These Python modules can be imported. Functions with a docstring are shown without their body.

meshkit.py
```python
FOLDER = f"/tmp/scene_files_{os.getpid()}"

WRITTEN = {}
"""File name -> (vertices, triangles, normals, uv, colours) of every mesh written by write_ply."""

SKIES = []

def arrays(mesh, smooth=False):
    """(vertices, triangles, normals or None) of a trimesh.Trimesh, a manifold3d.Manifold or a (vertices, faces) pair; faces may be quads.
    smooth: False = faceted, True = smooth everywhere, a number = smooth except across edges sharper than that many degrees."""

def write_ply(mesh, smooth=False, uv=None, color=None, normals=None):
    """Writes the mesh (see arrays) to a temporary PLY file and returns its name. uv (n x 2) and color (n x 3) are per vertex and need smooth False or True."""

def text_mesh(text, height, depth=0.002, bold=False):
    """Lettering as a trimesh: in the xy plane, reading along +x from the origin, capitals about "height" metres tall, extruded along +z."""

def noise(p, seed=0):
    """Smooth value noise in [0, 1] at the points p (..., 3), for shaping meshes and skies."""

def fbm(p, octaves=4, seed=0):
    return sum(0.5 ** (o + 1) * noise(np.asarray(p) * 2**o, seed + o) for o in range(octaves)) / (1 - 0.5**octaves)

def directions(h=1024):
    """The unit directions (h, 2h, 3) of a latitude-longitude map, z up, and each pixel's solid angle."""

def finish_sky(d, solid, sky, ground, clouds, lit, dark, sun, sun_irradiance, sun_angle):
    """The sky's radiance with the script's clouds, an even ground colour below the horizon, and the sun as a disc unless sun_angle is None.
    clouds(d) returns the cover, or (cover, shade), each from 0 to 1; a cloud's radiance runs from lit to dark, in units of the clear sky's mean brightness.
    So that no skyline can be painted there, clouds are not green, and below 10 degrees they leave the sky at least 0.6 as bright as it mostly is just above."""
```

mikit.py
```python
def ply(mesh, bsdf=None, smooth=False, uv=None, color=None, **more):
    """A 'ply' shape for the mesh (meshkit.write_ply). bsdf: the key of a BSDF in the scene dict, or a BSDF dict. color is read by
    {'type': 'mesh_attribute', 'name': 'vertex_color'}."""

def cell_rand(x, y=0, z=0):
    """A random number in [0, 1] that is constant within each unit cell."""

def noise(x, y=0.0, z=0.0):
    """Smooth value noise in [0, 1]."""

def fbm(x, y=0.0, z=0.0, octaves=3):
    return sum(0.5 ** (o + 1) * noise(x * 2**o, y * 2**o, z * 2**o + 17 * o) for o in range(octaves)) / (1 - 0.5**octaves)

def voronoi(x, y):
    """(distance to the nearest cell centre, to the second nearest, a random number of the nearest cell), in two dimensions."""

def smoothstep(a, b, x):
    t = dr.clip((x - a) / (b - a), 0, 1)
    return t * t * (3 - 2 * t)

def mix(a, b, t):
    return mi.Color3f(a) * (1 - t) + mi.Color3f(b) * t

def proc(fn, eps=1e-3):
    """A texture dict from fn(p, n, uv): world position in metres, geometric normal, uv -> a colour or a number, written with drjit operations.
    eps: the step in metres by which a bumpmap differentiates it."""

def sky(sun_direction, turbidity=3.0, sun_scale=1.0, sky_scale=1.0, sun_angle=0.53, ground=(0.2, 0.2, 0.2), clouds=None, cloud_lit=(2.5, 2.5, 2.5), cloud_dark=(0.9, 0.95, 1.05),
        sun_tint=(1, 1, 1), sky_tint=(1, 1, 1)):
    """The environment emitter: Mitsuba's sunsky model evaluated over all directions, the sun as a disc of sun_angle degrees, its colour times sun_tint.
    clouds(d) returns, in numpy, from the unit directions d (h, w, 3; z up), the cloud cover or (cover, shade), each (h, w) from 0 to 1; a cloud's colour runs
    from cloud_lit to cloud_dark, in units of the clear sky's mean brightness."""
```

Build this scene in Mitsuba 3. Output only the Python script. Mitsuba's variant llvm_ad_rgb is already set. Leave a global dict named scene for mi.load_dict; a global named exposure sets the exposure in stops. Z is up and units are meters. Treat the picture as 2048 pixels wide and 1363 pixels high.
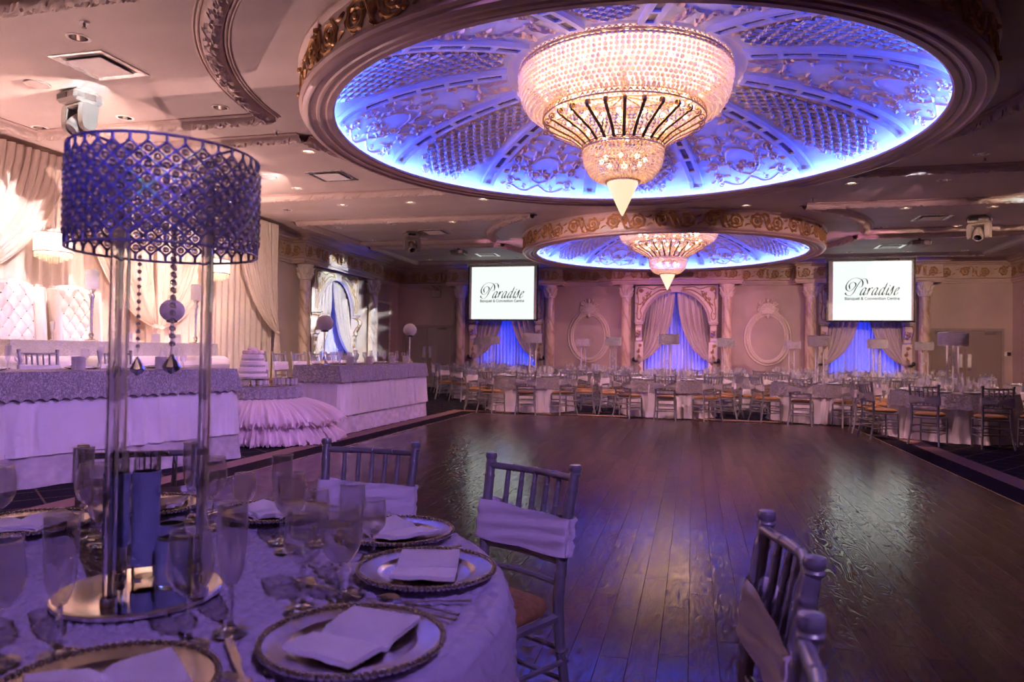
import math, random
import numpy as np
import trimesh, shapely, mapbox_earcut
from shapely.geometry import Polygon, Point, box as sbox
import drjit as dr, mitsuba as mi, mikit, meshkit
from mikit import ply, proc, noise, fbm, voronoi, cell_rand, smoothstep, mix

T = mi.ScalarTransform4f
PI = math.pi
rng = np.random.default_rng(7)
random.seed(7)
scene = {'type': 'scene'}
labels = {}
exposure = 1.2

# ---------------------------------------------------------------- camera
F_PX, YAW, PITCH, ROLL, EYE = 1425.0, 0.2485, 0.0155, 0.0154, 1.30
def _cam():
    f = np.array([-math.sin(YAW)*math.cos(PITCH), math.cos(YAW)*math.cos(PITCH), math.sin(PITCH)])
    r = np.array([math.cos(YAW), math.sin(YAW), 0.0]); u = np.cross(r, f)
    u2 = u*math.cos(ROLL) - r*math.sin(ROLL)
    o = np.array([0, 0, EYE])
    return T().look_at(origin=o.tolist(), target=(o+f).tolist(), up=u2.tolist())
scene['camera'] = {'type': 'thinlens', 'to_world': _cam(), 'fov_axis': 'x', 'fov': math.degrees(2*math.atan(1024/F_PX)),
                   'aperture_radius': 0.0032, 'focus_distance': 4.0, 'near_clip': 0.05, 'far_clip': 100.0}

# ---------------------------------------------------------------- lights (tuned here)
CHAND = (28.0, 17.2, 8.0)        # bulbs in the chandeliers
COVE = (2.0, 5.6, 70.0)           # blue light strip in the dome coves
DOWN = (7.0, 4.2, 2.5)            # recessed ceiling lamps
SCREEN = (0.405, 0.445, 0.42)
def spot(name, pos, target, color, cutoff=30, beam=None, tex=None):
    d = {'type': 'spot', 'to_world': T().look_at(origin=list(pos), target=list(target), up=[0.01, 0.02, 1]),
         'intensity': {'type': 'rgb', 'value': [float(x) for x in color]}, 'cutoff_angle': float(cutoff)}
    if beam is not None: d['beam_width'] = float(beam)
    if tex is not None: d['texture'] = tex
    scene['light_'+name] = d
def star_gobo(p, n, uv):
    x, y = uv.x-0.5, uv.y-0.5; r = dr.sqrt(x*x+y*y)+1e-6; a = dr.atan2(y, x)
    e = 0.26+0.26*mikit.noise(a*3.2+9.0)*mikit.noise(a*15.0+40.0)*2.1
    return mi.Color3f(smoothstep(1.12, 0.88, r/e))
# unseen coloured spots added to wash the room; star gobos at the moving heads
spot('violet_near_table', (1.7, -1.2, 4.2), (-0.9, 1.6, 0.8), (13, 7.6, 30), 42, 20)
spot('blue_near_lamp', (0.3, -2.6, 2.5), (-1.2, 1.4, 1.6), (0.4, 2.6, 66), 2.9, 0.2)
spot('violet_head_table', (0.6, 4.2, 4.2), (-5.4, 6.2, 0.7), (56, 30, 84), 26, 14)
spot('rose_head_table', (2.2, 13.0, 4.2), (-5.2, 11.4, 0.7), (47, 23, 50), 22, 12)
spot('rose_wall_a', (5.6, 17.2, 3.85), (-1.8, 24.0, 2.2), (46, 16, 25), 25, 15)
spot('rose_wall_b', (-6.7, 17.2, 3.85), (1.4, 24.0, 2.2), (46, 16, 25), 25, 15)
spot('white_star_drape', (-7.2, 7.2, 3.82), (-9.7, 8.25, 2.85), (95, 86, 80), 20, 19, proc(star_gobo))
spot('white_star_niche', (-7.2, 17.1, 3.82), (-10.3, 19.45, 2.1), (230, 265, 265), 30, 29, proc(star_gobo))
spot('warm_stage_a', (-6.4, 6.6, 4.2), (-9.8, 8.0, 1.8), (60, 42, 33), 55, 25)
spot('warm_stage_b', (-6.6, 10.8, 4.2), (-9.8, 12.0, 1.6), (78, 54, 43), 55, 25)
spot('added_uplight_a', (-8.6, 6.4, 0.75), (-7.6, 6.6, 4.3), (24, 14.2, 12.4), 75, 40)  # unseen uplight added to brighten the left ceiling and drapes
spot('added_uplight_b', (-8.8, 11.6, 0.2), (-7.4, 11.0, 4.3), (22, 12.8, 11.2), 75, 40)  # second added uplight, lifting the ceiling farther along the drapes
spot('amber_tables_a', (-2.0, 13.4, 4.2), (-2.0, 16.2, 0.6), (38, 20, 20), 58, 30)
spot('amber_tables_b', (3.5, 12.2, 4.2), (3.2, 15.4, 0.6), (38, 20, 20), 58, 30)
spot('amber_tables_c', (6.5, 14.0, 4.2), (6.5, 20.0, 0.8), (44, 28, 19), 60, 30)

# ---------------------------------------------------------------- scene helpers
def num(n): return f'_{n:03d}' if n else ''
_used = {}
def uniq(base):
    n = _used.get(base, 0); _used[base] = n+1
    return base + num(n)
def tag(k, label, cat=None, group=None, kind=None):
    d = {'label': label}
    if cat: d['category'] = cat
    if group: d['group'] = group
    if kind: d['kind'] = kind
    labels[k] = d
    return k
def thing(name, label, cat, group=None, kind=None):
    return tag(uniq(name), label, cat, group, kind)
def part(parent, name, mesh, bsdf, smooth=False, label=None, kind=None, **kw):
    k = uniq(parent + '__' + name)
    scene[k] = ply(mesh, bsdf, smooth, **kw) if not isinstance(mesh, dict) else mesh
    if label or kind:
        labels[k] = {a: b for a, b in (('label', label), ('kind', kind)) if b}
    return k
def single(name, mesh, bsdf, label, cat, group=None, smooth=False, kind=None, **kw):
    k = thing(name, label, cat, group, kind)
    scene[k] = ply(mesh, bsdf, smooth, **kw) if not isinstance(mesh, dict) else mesh
    return k
def struct(name, mesh, bsdf, smooth=False, label=None, **kw):
    k = uniq(name)
    scene[k] = ply(mesh, bsdf, smooth, **kw)
    labels[k] = {'kind': 'structure'}
    if label: labels[k]['label'] = label
    return k
class Proto:
    """A thing built once: its parts as shape dicts; put() adds a copy of every part under the copy's own key."""
    def __init__(self): self.parts, self.names, self.lab = [], {}, {}
    def add(self, name, mesh, bsdf, smooth=False, label=None, kind=None, under=None, **kw):
        base = (under + '__' if under else '') + name
        n = self.names.get(base, 0); self.names[base] = n+1
        p = base + num(n)
        self.parts.append((p, ply(mesh, bsdf, smooth, **kw) if not isinstance(mesh, dict) else mesh))
        if label or kind: self.lab[p] = {a: b for a, b in (('label', label), ('kind', kind)) if b}
        return p
    def put(self, name, M, label, cat, group=None, skip=()):
        k = thing(name, label, cat, group)
        for p, d in self.parts:
            if p.split('__')[0].rstrip('0123456789').rstrip('_') in skip: continue
            kk = k + '__' + p if p else k
            scene[kk] = {**d, 'to_world': M @ d['to_world'] if 'to_world' in d else M}
            if p in self.lab: labels[kk] = dict(self.lab[p])
        return k
def at(x, y, z=0.0, rz=0.0, s=1.0):
    m = T().translate([float(x), float(y), float(z)]).rotate([0, 0, 1], float(rz))
    return m if s == 1.0 else m.scale(float(s))

# ---------------------------------------------------------------- mesh helpers: a mesh is (vertices, triangles)
def q2t(q): q = np.asarray(q); return np.vstack([q[:, [0, 1, 2]], q[:, [0, 2, 3]]])
def cat(*ms):
    if len(ms) == 1 and isinstance(ms[0], list): ms = ms[0]
    vs, fs, n = [], [], 0
    for v, f in ms:
        vs.append(v); fs.append(np.asarray(f)+n); n += len(v)
    return np.vstack(vs), np.vstack(fs)
def mv(m, t=(0, 0, 0), rz=0.0, s=1.0, rx=0.0, ry=0.0):
    v = np.asarray(m[0], float)*np.asarray(s)
    for ax, a in ((0, rx), (1, ry), (2, rz)):
        if a:
            c, sn = math.cos(a), math.sin(a); i, j = [(1, 2), (2, 0), (0, 1)][ax]
            w = v.copy(); w[:, i] = c*v[:, i]-sn*v[:, j]; w[:, j] = sn*v[:, i]+c*v[:, j]; v = w
    f = m[1]
    if np.prod(np.asarray(s)*np.ones(3)) < 0: f = f[:, ::-1]
    return v+np.asarray(t, float), f
def lathe(prof, n=24, a0=0.0, a1=None):
    p = np.asarray(prof, float); full = a1 is None
    ang = a0+np.arange(n if full else n+1)*((2*PI if full else a1-a0)/n)
    v = np.stack([np.outer(p[:, 0], np.cos(ang)), np.outer(p[:, 0], np.sin(ang)), np.repeat(p[:, 1:2], len(ang), 1)], -1).reshape(-1, 3)
    m = len(ang); q = []
    i, j = np.meshgrid(np.arange(len(p)-1), np.arange(m if full else m-1), indexing='ij')
    i, j = i.ravel(), j.ravel(); k = (j+1) % m
    q = np.stack([i*m+j, i*m+k, (i+1)*m+k, (i+1)*m+j], 1)
    f = q2t(q); a = v[f]
    keep = np.linalg.norm(np.cross(a[:, 1]-a[:, 0], a[:, 2]-a[:, 0]), axis=1) > 1e-12
    return v, f[keep]
def tube(pts, r, sides=6, cap=True, flat=None):
    p = np.asarray(pts, float); n = len(p); r = np.broadcast_to(np.asarray(r, float), (n,))
    t = np.gradient(p, axis=0); t /= np.linalg.norm(t, axis=1, keepdims=True)+1e-12
    a = np.array([0, 0, 1.0]) if abs(t[0, 2]) < 0.9 else np.array([1.0, 0, 0])
    A = []
    for k in range(n):
        a = a-t[k]*(a@t[k]); a = a/(np.linalg.norm(a)+1e-12); A.append(a)
    A = np.array(A); B = np.cross(t, A)
    ang = np.arange(sides)*2*PI/sides
    ca, sa = np.cos(ang)[None, :, None], np.sin(ang)[None, :, None]
    v = (p[:, None]+r[:, None, None]*(ca*A[:, None]+sa*B[:, None])).reshape(-1, 3)
    i, j = np.meshgrid(np.arange(n-1), np.arange(sides), indexing='ij'); i, j = i.ravel(), j.ravel(); k = (j+1) % sides
    f = [q2t(np.stack([i*sides+j, i*sides+k, (i+1)*sides+k, (i+1)*sides+j], 1))]
    if cap:
        c = np.arange(1, sides-1)
        f += [np.stack([c*0, c+1, c], 1), np.stack([c*0, c, c+1], 1)+(n-1)*sides]
    return v, np.vstack(f)
def rod(a, b, r, sides=6): return tube([a, b], r, sides)
def sheet(P):
    """P (nu, nv, 3) grid of points."""
    P = np.asarray(P, float); nu, nv = P.shape[:2]
    i, j = np.meshgrid(np.arange(nu-1), np.arange(nv-1), indexing='ij'); i, j = i.ravel(), j.ravel()
    return P.reshape(-1, 3), q2t(np.stack([i*nv+j, (i+1)*nv+j, (i+1)*nv+j+1, i*nv+j+1], 1))
def slab(x0, x1, y0, y1, z0, z1, b=0.0):
    """A box whose top edges are chamfered by b."""
    if b <= 0:
        v = np.array([[x, y, z] for z in (z0, z1) for x, y in ((x0, y0), (x1, y0), (x1, y1), (x0, y1))], float)
        L = 2
    else:
        v = np.array([[x0, y0, z0], [x1, y0, z0], [x1, y1, z0], [x0, y1, z0], [x0, y0, z1-b], [x1, y0, z1-b], [x1, y1, z1-b], [x0, y1, z1-b],
                      [x0+b, y0+b, z1], [x1-b, y0+b, z1], [x1-b, y1-b, z1], [x0+b, y1-b, z1]], float)
        L = 3
    q = [[3, 2, 1, 0]]
    for l in range(L-1):
        for k in range(4): q.append([l*4+k, l*4+(k+1) % 4, l*4+4+(k+1) % 4, l*4+4+k])
    q.append([L*4-4, L*4-3, L*4-2, L*4-1])
    return v, q2t(q)
def rbox(sx, sy, sz, b=0.01, c=(0, 0, 0)):
    """A box with every edge chamfered (hull of 24 corners)."""
    hx, hy, hz = sx/2, sy/2, sz/2; pts = []
    for x in (-1, 1):
        for y in (-1, 1):
            for z in (-1, 1):
                pts += [(x*hx, y*(hy-b), z*(hz-b)), (x*(hx-b), y*hy, z*(hz-b)), (x*(hx-b), y*(hy-b), z*hz)]
    h = trimesh.convex.convex_hull(np.array(pts))
    return np.array(h.vertices)+np.asarray(c, float), np.array(h.faces)
_ICO = {k: (np.array(trimesh.creation.icosphere(k).vertices), np.array(trimesh.creation.icosphere(k).faces)) for k in (0, 1, 2)}
_OCT = (np.array([[1, 0, 0], [-1, 0, 0], [0, 1, 0], [0, -1, 0], [0, 0, 1], [0, 0, -1.0]]), np.array([[0, 2, 4], [2, 1, 4], [1, 3, 4], [3, 0, 4], [2, 0, 5], [1, 2, 5], [3, 1, 5], [0, 3, 5]]))
def ball(c, r, lvl=1):
    v, f = _ICO[lvl] if lvl >= 0 else _OCT
    return v*np.asarray(r, float)+np.asarray(c, float), f
def scatter(m, centers, scale=None, rot=None):
    """Copies of the small mesh m at the centers, as one mesh."""
    v, f = m; C = np.asarray(centers, float); n = len(C)
    V = np.broadcast_to(v, (n,)+v.shape)
    if scale is not None: V = V*np.asarray(scale, float).reshape(n, 1, -1)
    if rot is not None:
        c, s = np.cos(rot)[:, None], np.sin(rot)[:, None]
        V = np.stack([c*V[..., 0]-s*V[..., 1], s*V[..., 0]+c*V[..., 1], V[..., 2]], -1)
    return (V+C[:, None]).reshape(-1, 3), (f[None]+(np.arange(n)*len(v))[:, None, None]).reshape(-1, 3)
def flatpoly(poly, z):
    """A shapely polygon as a flat sheet at height z, facing up."""
    v, f = trimesh.creation.triangulate_polygon(poly, engine='earcut')
    return np.column_stack([v, np.full(len(v), z)]), np.asarray(f)
def prism(poly, z0, z1):
    m = trimesh.creation.extrude_polygon(poly, z1-z0, engine='earcut')
    return np.array(m.vertices)+[0, 0, z0], np.array(m.faces)
def upright(m, y=0.0):
    """(x, y, z) -> (x, y - z, y'): a mesh drawn in the xy plane, set up on the xz plane with its relief towards -y."""
    v = m[0]; return np.stack([v[:, 0], y-v[:, 2], v[:, 1]], 1), m[1]
def arc(cx, cy, r, a0, a1, n):
    a = np.linspace(a0, a1, n); return np.stack([cx+r*np.cos(a), cy+r*np.sin(a)], 1)
def bez(a, b, c, d, n=10):
    t = np.linspace(0, 1, n)[:, None]; a, b, c, d = (np.asarray(x, float) for x in (a, b, c, d))
    return a*(1-t)**3+3*b*t*(1-t)**2+3*c*t*t*(1-t)+d*t**3
def smooth_path(pts, n=8):
    """Catmull-Rom through the points."""
    p = np.asarray(pts, float); p = np.vstack([2*p[0]-p[1], p, 2*p[-1]-p[-2]]); out = []
    for i in range(1, len(p)-2):
        t = np.linspace(0, 1, n, endpoint=False)[:, None]
        a, b, c, d = p[i-1:i+3]
        out.append(0.5*((2*b)+(-a+c)*t+(2*a-5*b+4*c-d)*t*t+(-a+3*b-3*c+d)*t**3))
    return np.vstack(out+[p[-2:-1]])

# ---------------------------------------------------------------- relief ornament, drawn in a plane (x, y), relief along z
def spiral(c, r0, r1, a0, turns, n=30, sx=1.0):
    t = np.linspace(0, 1, n); r = r0+(r1-r0)*t**0.8; a = a0+turns*2*PI*t
    return np.stack([c[0]+sx*r*np.cos(a), c[1]+r*np.sin(a)], 1)
def stroke(p2, r, z=0.0, sides=5, squash=0.8):
    p = np.column_stack([p2, np.zeros(len(p2))]); m = tube(p, r, sides)
    v = m[0].copy(); v[:, 2] = v[:, 2]*squash+z; return v, m[1]
def leaf(p, ang, L, w, bend=0.5, z=0.0, n=5):
    t = np.linspace(0, 1, n); a = ang+bend*t*t*2
    d = np.cumsum(np.stack([np.cos(a), np.sin(a)], 1)*L/(n-1), 0)-np.array([np.cos(a[0]), np.sin(a[0])])*L/(n-1)
    return stroke(np.asarray(p)+d, np.maximum(w*np.sin(PI*np.clip(t*0.85+0.1, 0, 1)), 0.15*w), z, 4, 1.0)
def volute(c, R, w, hand=1, a0=-PI/2, turns=1.9, leaves=7, n=30):
    """A rinceau scroll: a coiled stem with leaves along its outside and a rosette in its eye."""
    sp = spiral(c, R, R*0.16, a0, hand*turns, n)
    ms = [stroke(sp, np.linspace(w, w*0.55, n))]
    ms.append(ball((c[0], c[1], w*0.5), (R*0.2, R*0.2, w*0.9), 0))
    for k in range(leaves):
        i = int(2+k*(n*0.62)/leaves); d = sp[i+1]-sp[i]; a = math.atan2(d[1], d[0])
        ms.append(leaf(sp[i], a-hand*0.75, R*0.55, w*0.8, hand*0.55))
        if k % 2: ms.append(leaf(sp[i], a+hand*0.9, R*0.34, w*0.6, -hand*0.5))
    return cat(ms)
# ---------------------------------------------------------------- materials
def mat(k, d, two=True):
    scene[k] = {'type': 'twosided', 'b': d} if two else d
def rgb(c): return {'type': 'rgb', 'value': [float(x) for x in c]}
def pri(c, rough=0.5, metal=0.0, **kw):
    d = {'type': 'principled', 'base_color': c if isinstance(c, dict) else rgb(c), 'roughness': float(rough) if not isinstance(rough, dict) else rough, 'metallic': float(metal)}
    d.update(kw); return d
def bump(d, fn, scale=1.0, eps=1e-3): return {'type': 'bumpmap', 'tex': proc(fn, eps), 'scale': float(scale), 'b': d}
def fn_plaster(p, n, uv):
    s = fbm(p.x*0.7, p.y*2.2, p.z*0.7, 3)
    return mix((0.37, 0.31, 0.30), (0.47, 0.40, 0.385), s)
mat('m_ceiling', pri(proc(fn_plaster), 0.55, specular=0.25))
def fn_wall(p, n, uv):
    s = fbm(p.x*1.7, p.y*1.7, p.z*1.3, 3)
    return mix((0.36, 0.27, 0.25), (0.47, 0.36, 0.33), s)
mat('m_wall', pri(proc(fn_wall), 0.6, specular=0.3))
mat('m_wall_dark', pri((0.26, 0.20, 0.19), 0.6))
mat('m_mould', pri((0.42, 0.31, 0.285), 0.45))
mat('m_drum', pri((0.50, 0.385, 0.35), 0.5))
mat('m_rim', pri((0.40, 0.27, 0.26), 0.35))
mat('m_gold', pri((0.40, 0.22, 0.09), 0.38, 0.55))
mat('m_relief', pri((0.62, 0.52, 0.49), 0.45))
mat('m_trim', pri((0.50, 0.41, 0.385), 0.5))
mat('m_dome', pri((0.66, 0.64, 0.78), 0.55, specular=0.2))
mat('m_domegold', pri((0.72, 0.50, 0.36), 0.45, 0.15))
mat('m_pad', pri((0.60, 0.36, 0.20), 0.5, 0.2))
mat('m_slotshade', pri((0.10, 0.06, 0.07), 0.5))  # dark tone painted in for the shade deep in the rib recesses
def fn_marble(p, n, uv):
    t = fbm(p.x*6+p.z*2.2, p.y*6, p.z*1.1, 4)
    v = dr.power(1-dr.abs(2*t-1), 6.0)
    return mix((0.60, 0.47, 0.38), (0.36, 0.22, 0.16), v)
mat('m_marble', pri(proc(fn_marble), 0.2, specular=0.5))
PW = 0.125
def wood_grain(p, r):
    h = noise(p.x*15+r*71, p.y*2.6+r*37, r*13)+0.55*noise(p.x*34+r*51, p.y*7.0, r*7)
    g = h*6.5+p.x*9
    return dr.abs(2*(g-dr.floor(g))-1)
def fn_wood(p, n, uv):
    r = uv.x
    s = wood_grain(p, r)
    base = mix((0.009, 0.0019, 0.0020), (0.031, 0.0066, 0.0052), r)
    fleck = noise(p.x*160, p.y*9, r*3)
    return base*(0.72+0.5*fleck)*(1-0.6*smoothstep(0.70, 0.97, s))
def fn_woodbump(p, n, uv):
    return -0.0004*smoothstep(0.66, 0.98, wood_grain(p, uv.x))+0.00016*noise(p.x*25, p.y*6, uv.x)
mat('m_wood', bump(pri(proc(fn_wood), 0.155, specular=0.5), fn_woodbump, 1.0, 1.5e-3))
def fn_carpet(p, n, uv):
    a = (p.x*0.6+p.y*0.8)/0.36; b = (p.x*0.8-p.y*0.6)/0.36
    la = smoothstep(0.46, 0.49, dr.abs(a-dr.floor(a)-0.5)); lb = smoothstep(0.46, 0.49, dr.abs(b-dr.floor(b)-0.5))
    k = dr.maximum(la, lb)*(0.5+0.5*noise(p.x*50, p.y*50))
    return mix((0.008, 0.007, 0.009), (0.13, 0.08, 0.05), k*0.6)
mat('m_carpet', pri(proc(fn_carpet), 0.95, specular=0.05))
mat('m_brownband', pri((0.145, 0.085, 0.062), 0.9, specular=0.05))
mat('m_darkband', pri((0.010, 0.007, 0.007), 0.9, specular=0.05))
mat('m_brass', pri((0.55, 0.38, 0.22), 0.3, 0.9))
mat('m_door', pri((0.22, 0.165, 0.15), 0.5))
mat('m_grille', pri((0.34, 0.27, 0.27), 0.6))
mat('m_white', pri((0.72, 0.68, 0.66), 0.4))
mat('m_black', pri((0.012, 0.012, 0.016), 0.35))
mat('m_fixture', pri((0.21, 0.185, 0.18), 0.4))
mat('m_fixture_dark', pri((0.16, 0.13, 0.14), 0.4))
mat('m_chrome', {'type': 'roughconductor', 'material': 'Ag', 'alpha': 0.06})
mat('m_steel', {'type': 'roughconductor', 'material': 'Al', 'alpha': 0.2})
mat('m_mirror', {'type': 'roughconductor', 'material': 'Ag', 'alpha': 0.012})
mat('m_lens', {'type': 'roughconductor', 'material': 'Cr', 'alpha': 0.05, 'specular_reflectance': rgb((0.15, 0.15, 0.2))})
mat('m_glassthin', {'type': 'thindielectric', 'int_ior': 1.5}, False)
mat('m_glass', {'type': 'dielectric', 'int_ior': 1.5}, False)
mat('m_silver', pri((0.33, 0.315, 0.34), 0.32, 0.7))
mat('m_satin', pri((0.66, 0.60, 0.66), 0.42, sheen=0.4, specular=0.4))
mat('m_napkin', pri((0.80, 0.77, 0.80), 0.8, sheen=0.3))
def fn_seat(p, n, uv):
    return mix((0.15, 0.070, 0.024), (0.24, 0.118, 0.036), noise(p.x*90, p.y*90, p.z*90))
mat('m_seat', pri(proc(fn_seat), 0.85, sheen=0.4))
def lace_uv(p, n, f):
    flat = dr.abs(n.z) > 0.7
    return dr.select(flat, p.x, p.x*0.83+p.y*1.07)*f, dr.select(flat, p.y, p.z)*f
def fn_rosette(p, n, uv):
    u, v = lace_uv(p, n, 20.0); a, b, c = voronoi(u, v)
    s, t = lace_uv(p, n, 85.0); d, e, f = voronoi(s, t)
    g = smoothstep(0.0, 0.22, b-a)*0.45+0.55
    return mix((0.10, 0.085, 0.105), (0.56, 0.50, 0.55), g*(0.2+0.8*f*f))
def fn_rosbump(p, n, uv):
    u, v = lace_uv(p, n, 20.0); a, b, c = voronoi(u, v); s, t = lace_uv(p, n, 85.0); d, e, f = voronoi(s, t)
    return 0.006*smoothstep(0.0, 0.5, b-a)+0.006*(e-d)
mat('m_lace', bump(pri(proc(fn_rosette), 0.38, 0.35), fn_rosbump, 1.0, 2e-3))
def fn_sequin(p, n, uv):
    c = cell_rand(p.x*240, p.y*240, p.z*240)
    return mix((0.28, 0.25, 0.24), (0.80, 0.74, 0.70), c*c)
mat('m_sequin', pri(proc(fn_sequin), 0.35, 0.5))
def fn_velvet(p, n, uv):
    return mix((0.34, 0.29, 0.34), (0.56, 0.50, 0.55), fbm(p.x*14, p.y*14, p.z*14, 3))
mat('m_velvet', pri(proc(fn_velvet), 0.5, sheen=0.8))
mat('m_drape', {'type': 'principledthin', 'base_color': rgb((0.70, 0.60, 0.55)), 'roughness': 0.7, 'diff_trans': 0.7}, False)
mat('m_swag', pri((0.52, 0.43, 0.43), 0.45, sheen=0.5))
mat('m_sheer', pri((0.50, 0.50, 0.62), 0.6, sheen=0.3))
mat('m_leather', pri((0.62, 0.55, 0.53), 0.35, specular=0.5))
mat('m_tulle', {'type': 'principledthin', 'base_color': rgb((0.78, 0.66, 0.70)), 'roughness': 0.8, 'diff_trans': 0.8}, False)
mat('m_icing', pri((0.74, 0.66, 0.66), 0.55))
mat('m_flower', pri((0.74, 0.58, 0.56), 0.7))
def fn_bling(p, n, uv):
    c = cell_rand(uv.x*1.0, uv.y*1.0, 3)
    return mix((0.35, 0.33, 0.36), (0.9, 0.88, 0.92), c)
mat('m_bling', pri((0.72, 0.68, 0.71), 0.22, 0.5))
mat('m_bead', {'type': 'principledthin', 'base_color': rgb((0.95, 0.84, 0.72)), 'roughness': 0.15, 'diff_trans': 1.3, 'spec_trans': 0.25}, False)
mat('m_lampglass', pri((0.9, 0.8, 0.7), 0.3))
mat('m_shade', pri((0.46, 0.44, 0.52), 0.22, 0.75))
# ---------------------------------------------------------------- the room
XL, XR, YB, YF, ZC = -10.45, 9.20, 24.15, -4.0, 4.32
D1, D2 = (-0.84, 8.6), (-0.65, 18.75)
R_DRUM, R_OPEN, Z_RIM = 3.71, 3.375, 3.86

# --- floor: slab, dance floor planks, inlaid bands, carpet
FX0, FX1, FY0, FY1 = -4.50, 2.87, -2.5, 14.48
struct('floor', slab(XL, XR, YF, YB+1, -0.2, -0.03), 'm_darkband', label='dark floor slab of the ballroom')
def ring(d0, d1):
    return Polygon([(FX0-d1, FY0-d1), (FX1+d1, FY0-d1), (FX1+d1, FY1+d1), (FX0-d1, FY1+d1)]).difference(sbox(FX0-d0, FY0-d0, FX1+d0, FY1+d0))
part('floor', 'carpet', flatpoly(sbox(XL, YF, XR, YB+1).difference(sbox(FX0-0.62, FY0-0.62, FX1+0.62, FY1+0.62)), 0.0), 'm_carpet', label='dark patterned carpet with thin gold lines')
part('floor', 'brown_band', flatpoly(ring(0.35, 0.62), 0.0), 'm_brownband', label='brown carpet band around the dance floor')
part('floor', 'dark_band', flatpoly(ring(0.015, 0.35), -0.001), 'm_darkband', label='black carpet band around the dance floor')
part('floor', 'edge_strip', cat([slab(FX0-0.015, FX0, FY0, FY1, -0.02, 0.003), slab(FX1, FX1+0.015, FY0, FY1, -0.02, 0.003), slab(FX0-0.015, FX1+0.015, FY1, FY1+0.015, -0.02, 0.003)]), 'm_brass', label='thin metal edge strip of the dance floor')
def planks():
    out = []; n = int(round((FX1-FX0)/PW))
    r = np.random.default_rng(3)
    for i in range(n):
        x0 = FX0+i*(FX1-FX0)/n; x1 = x0+(FX1-FX0)/n; y = FY0-r.uniform(0, 1.0)
        while y < FY1:
            L = r.choice([0.6, 0.9, 1.2, 1.5]); a, b = max(y, FY0), min(y+L, FY1); y += L
            if b-a > 0.03: out.append((x0, x1, a, b, r.random(), r.uniform(-0.0006, 0.0)))
    return out
pl = planks()
def plank_mesh(q):
    g = 0.0005
    return slab(q[0]+g, q[1]-g, q[2]+g, q[3]-g, -0.03, q[5], 0.0009)
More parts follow.
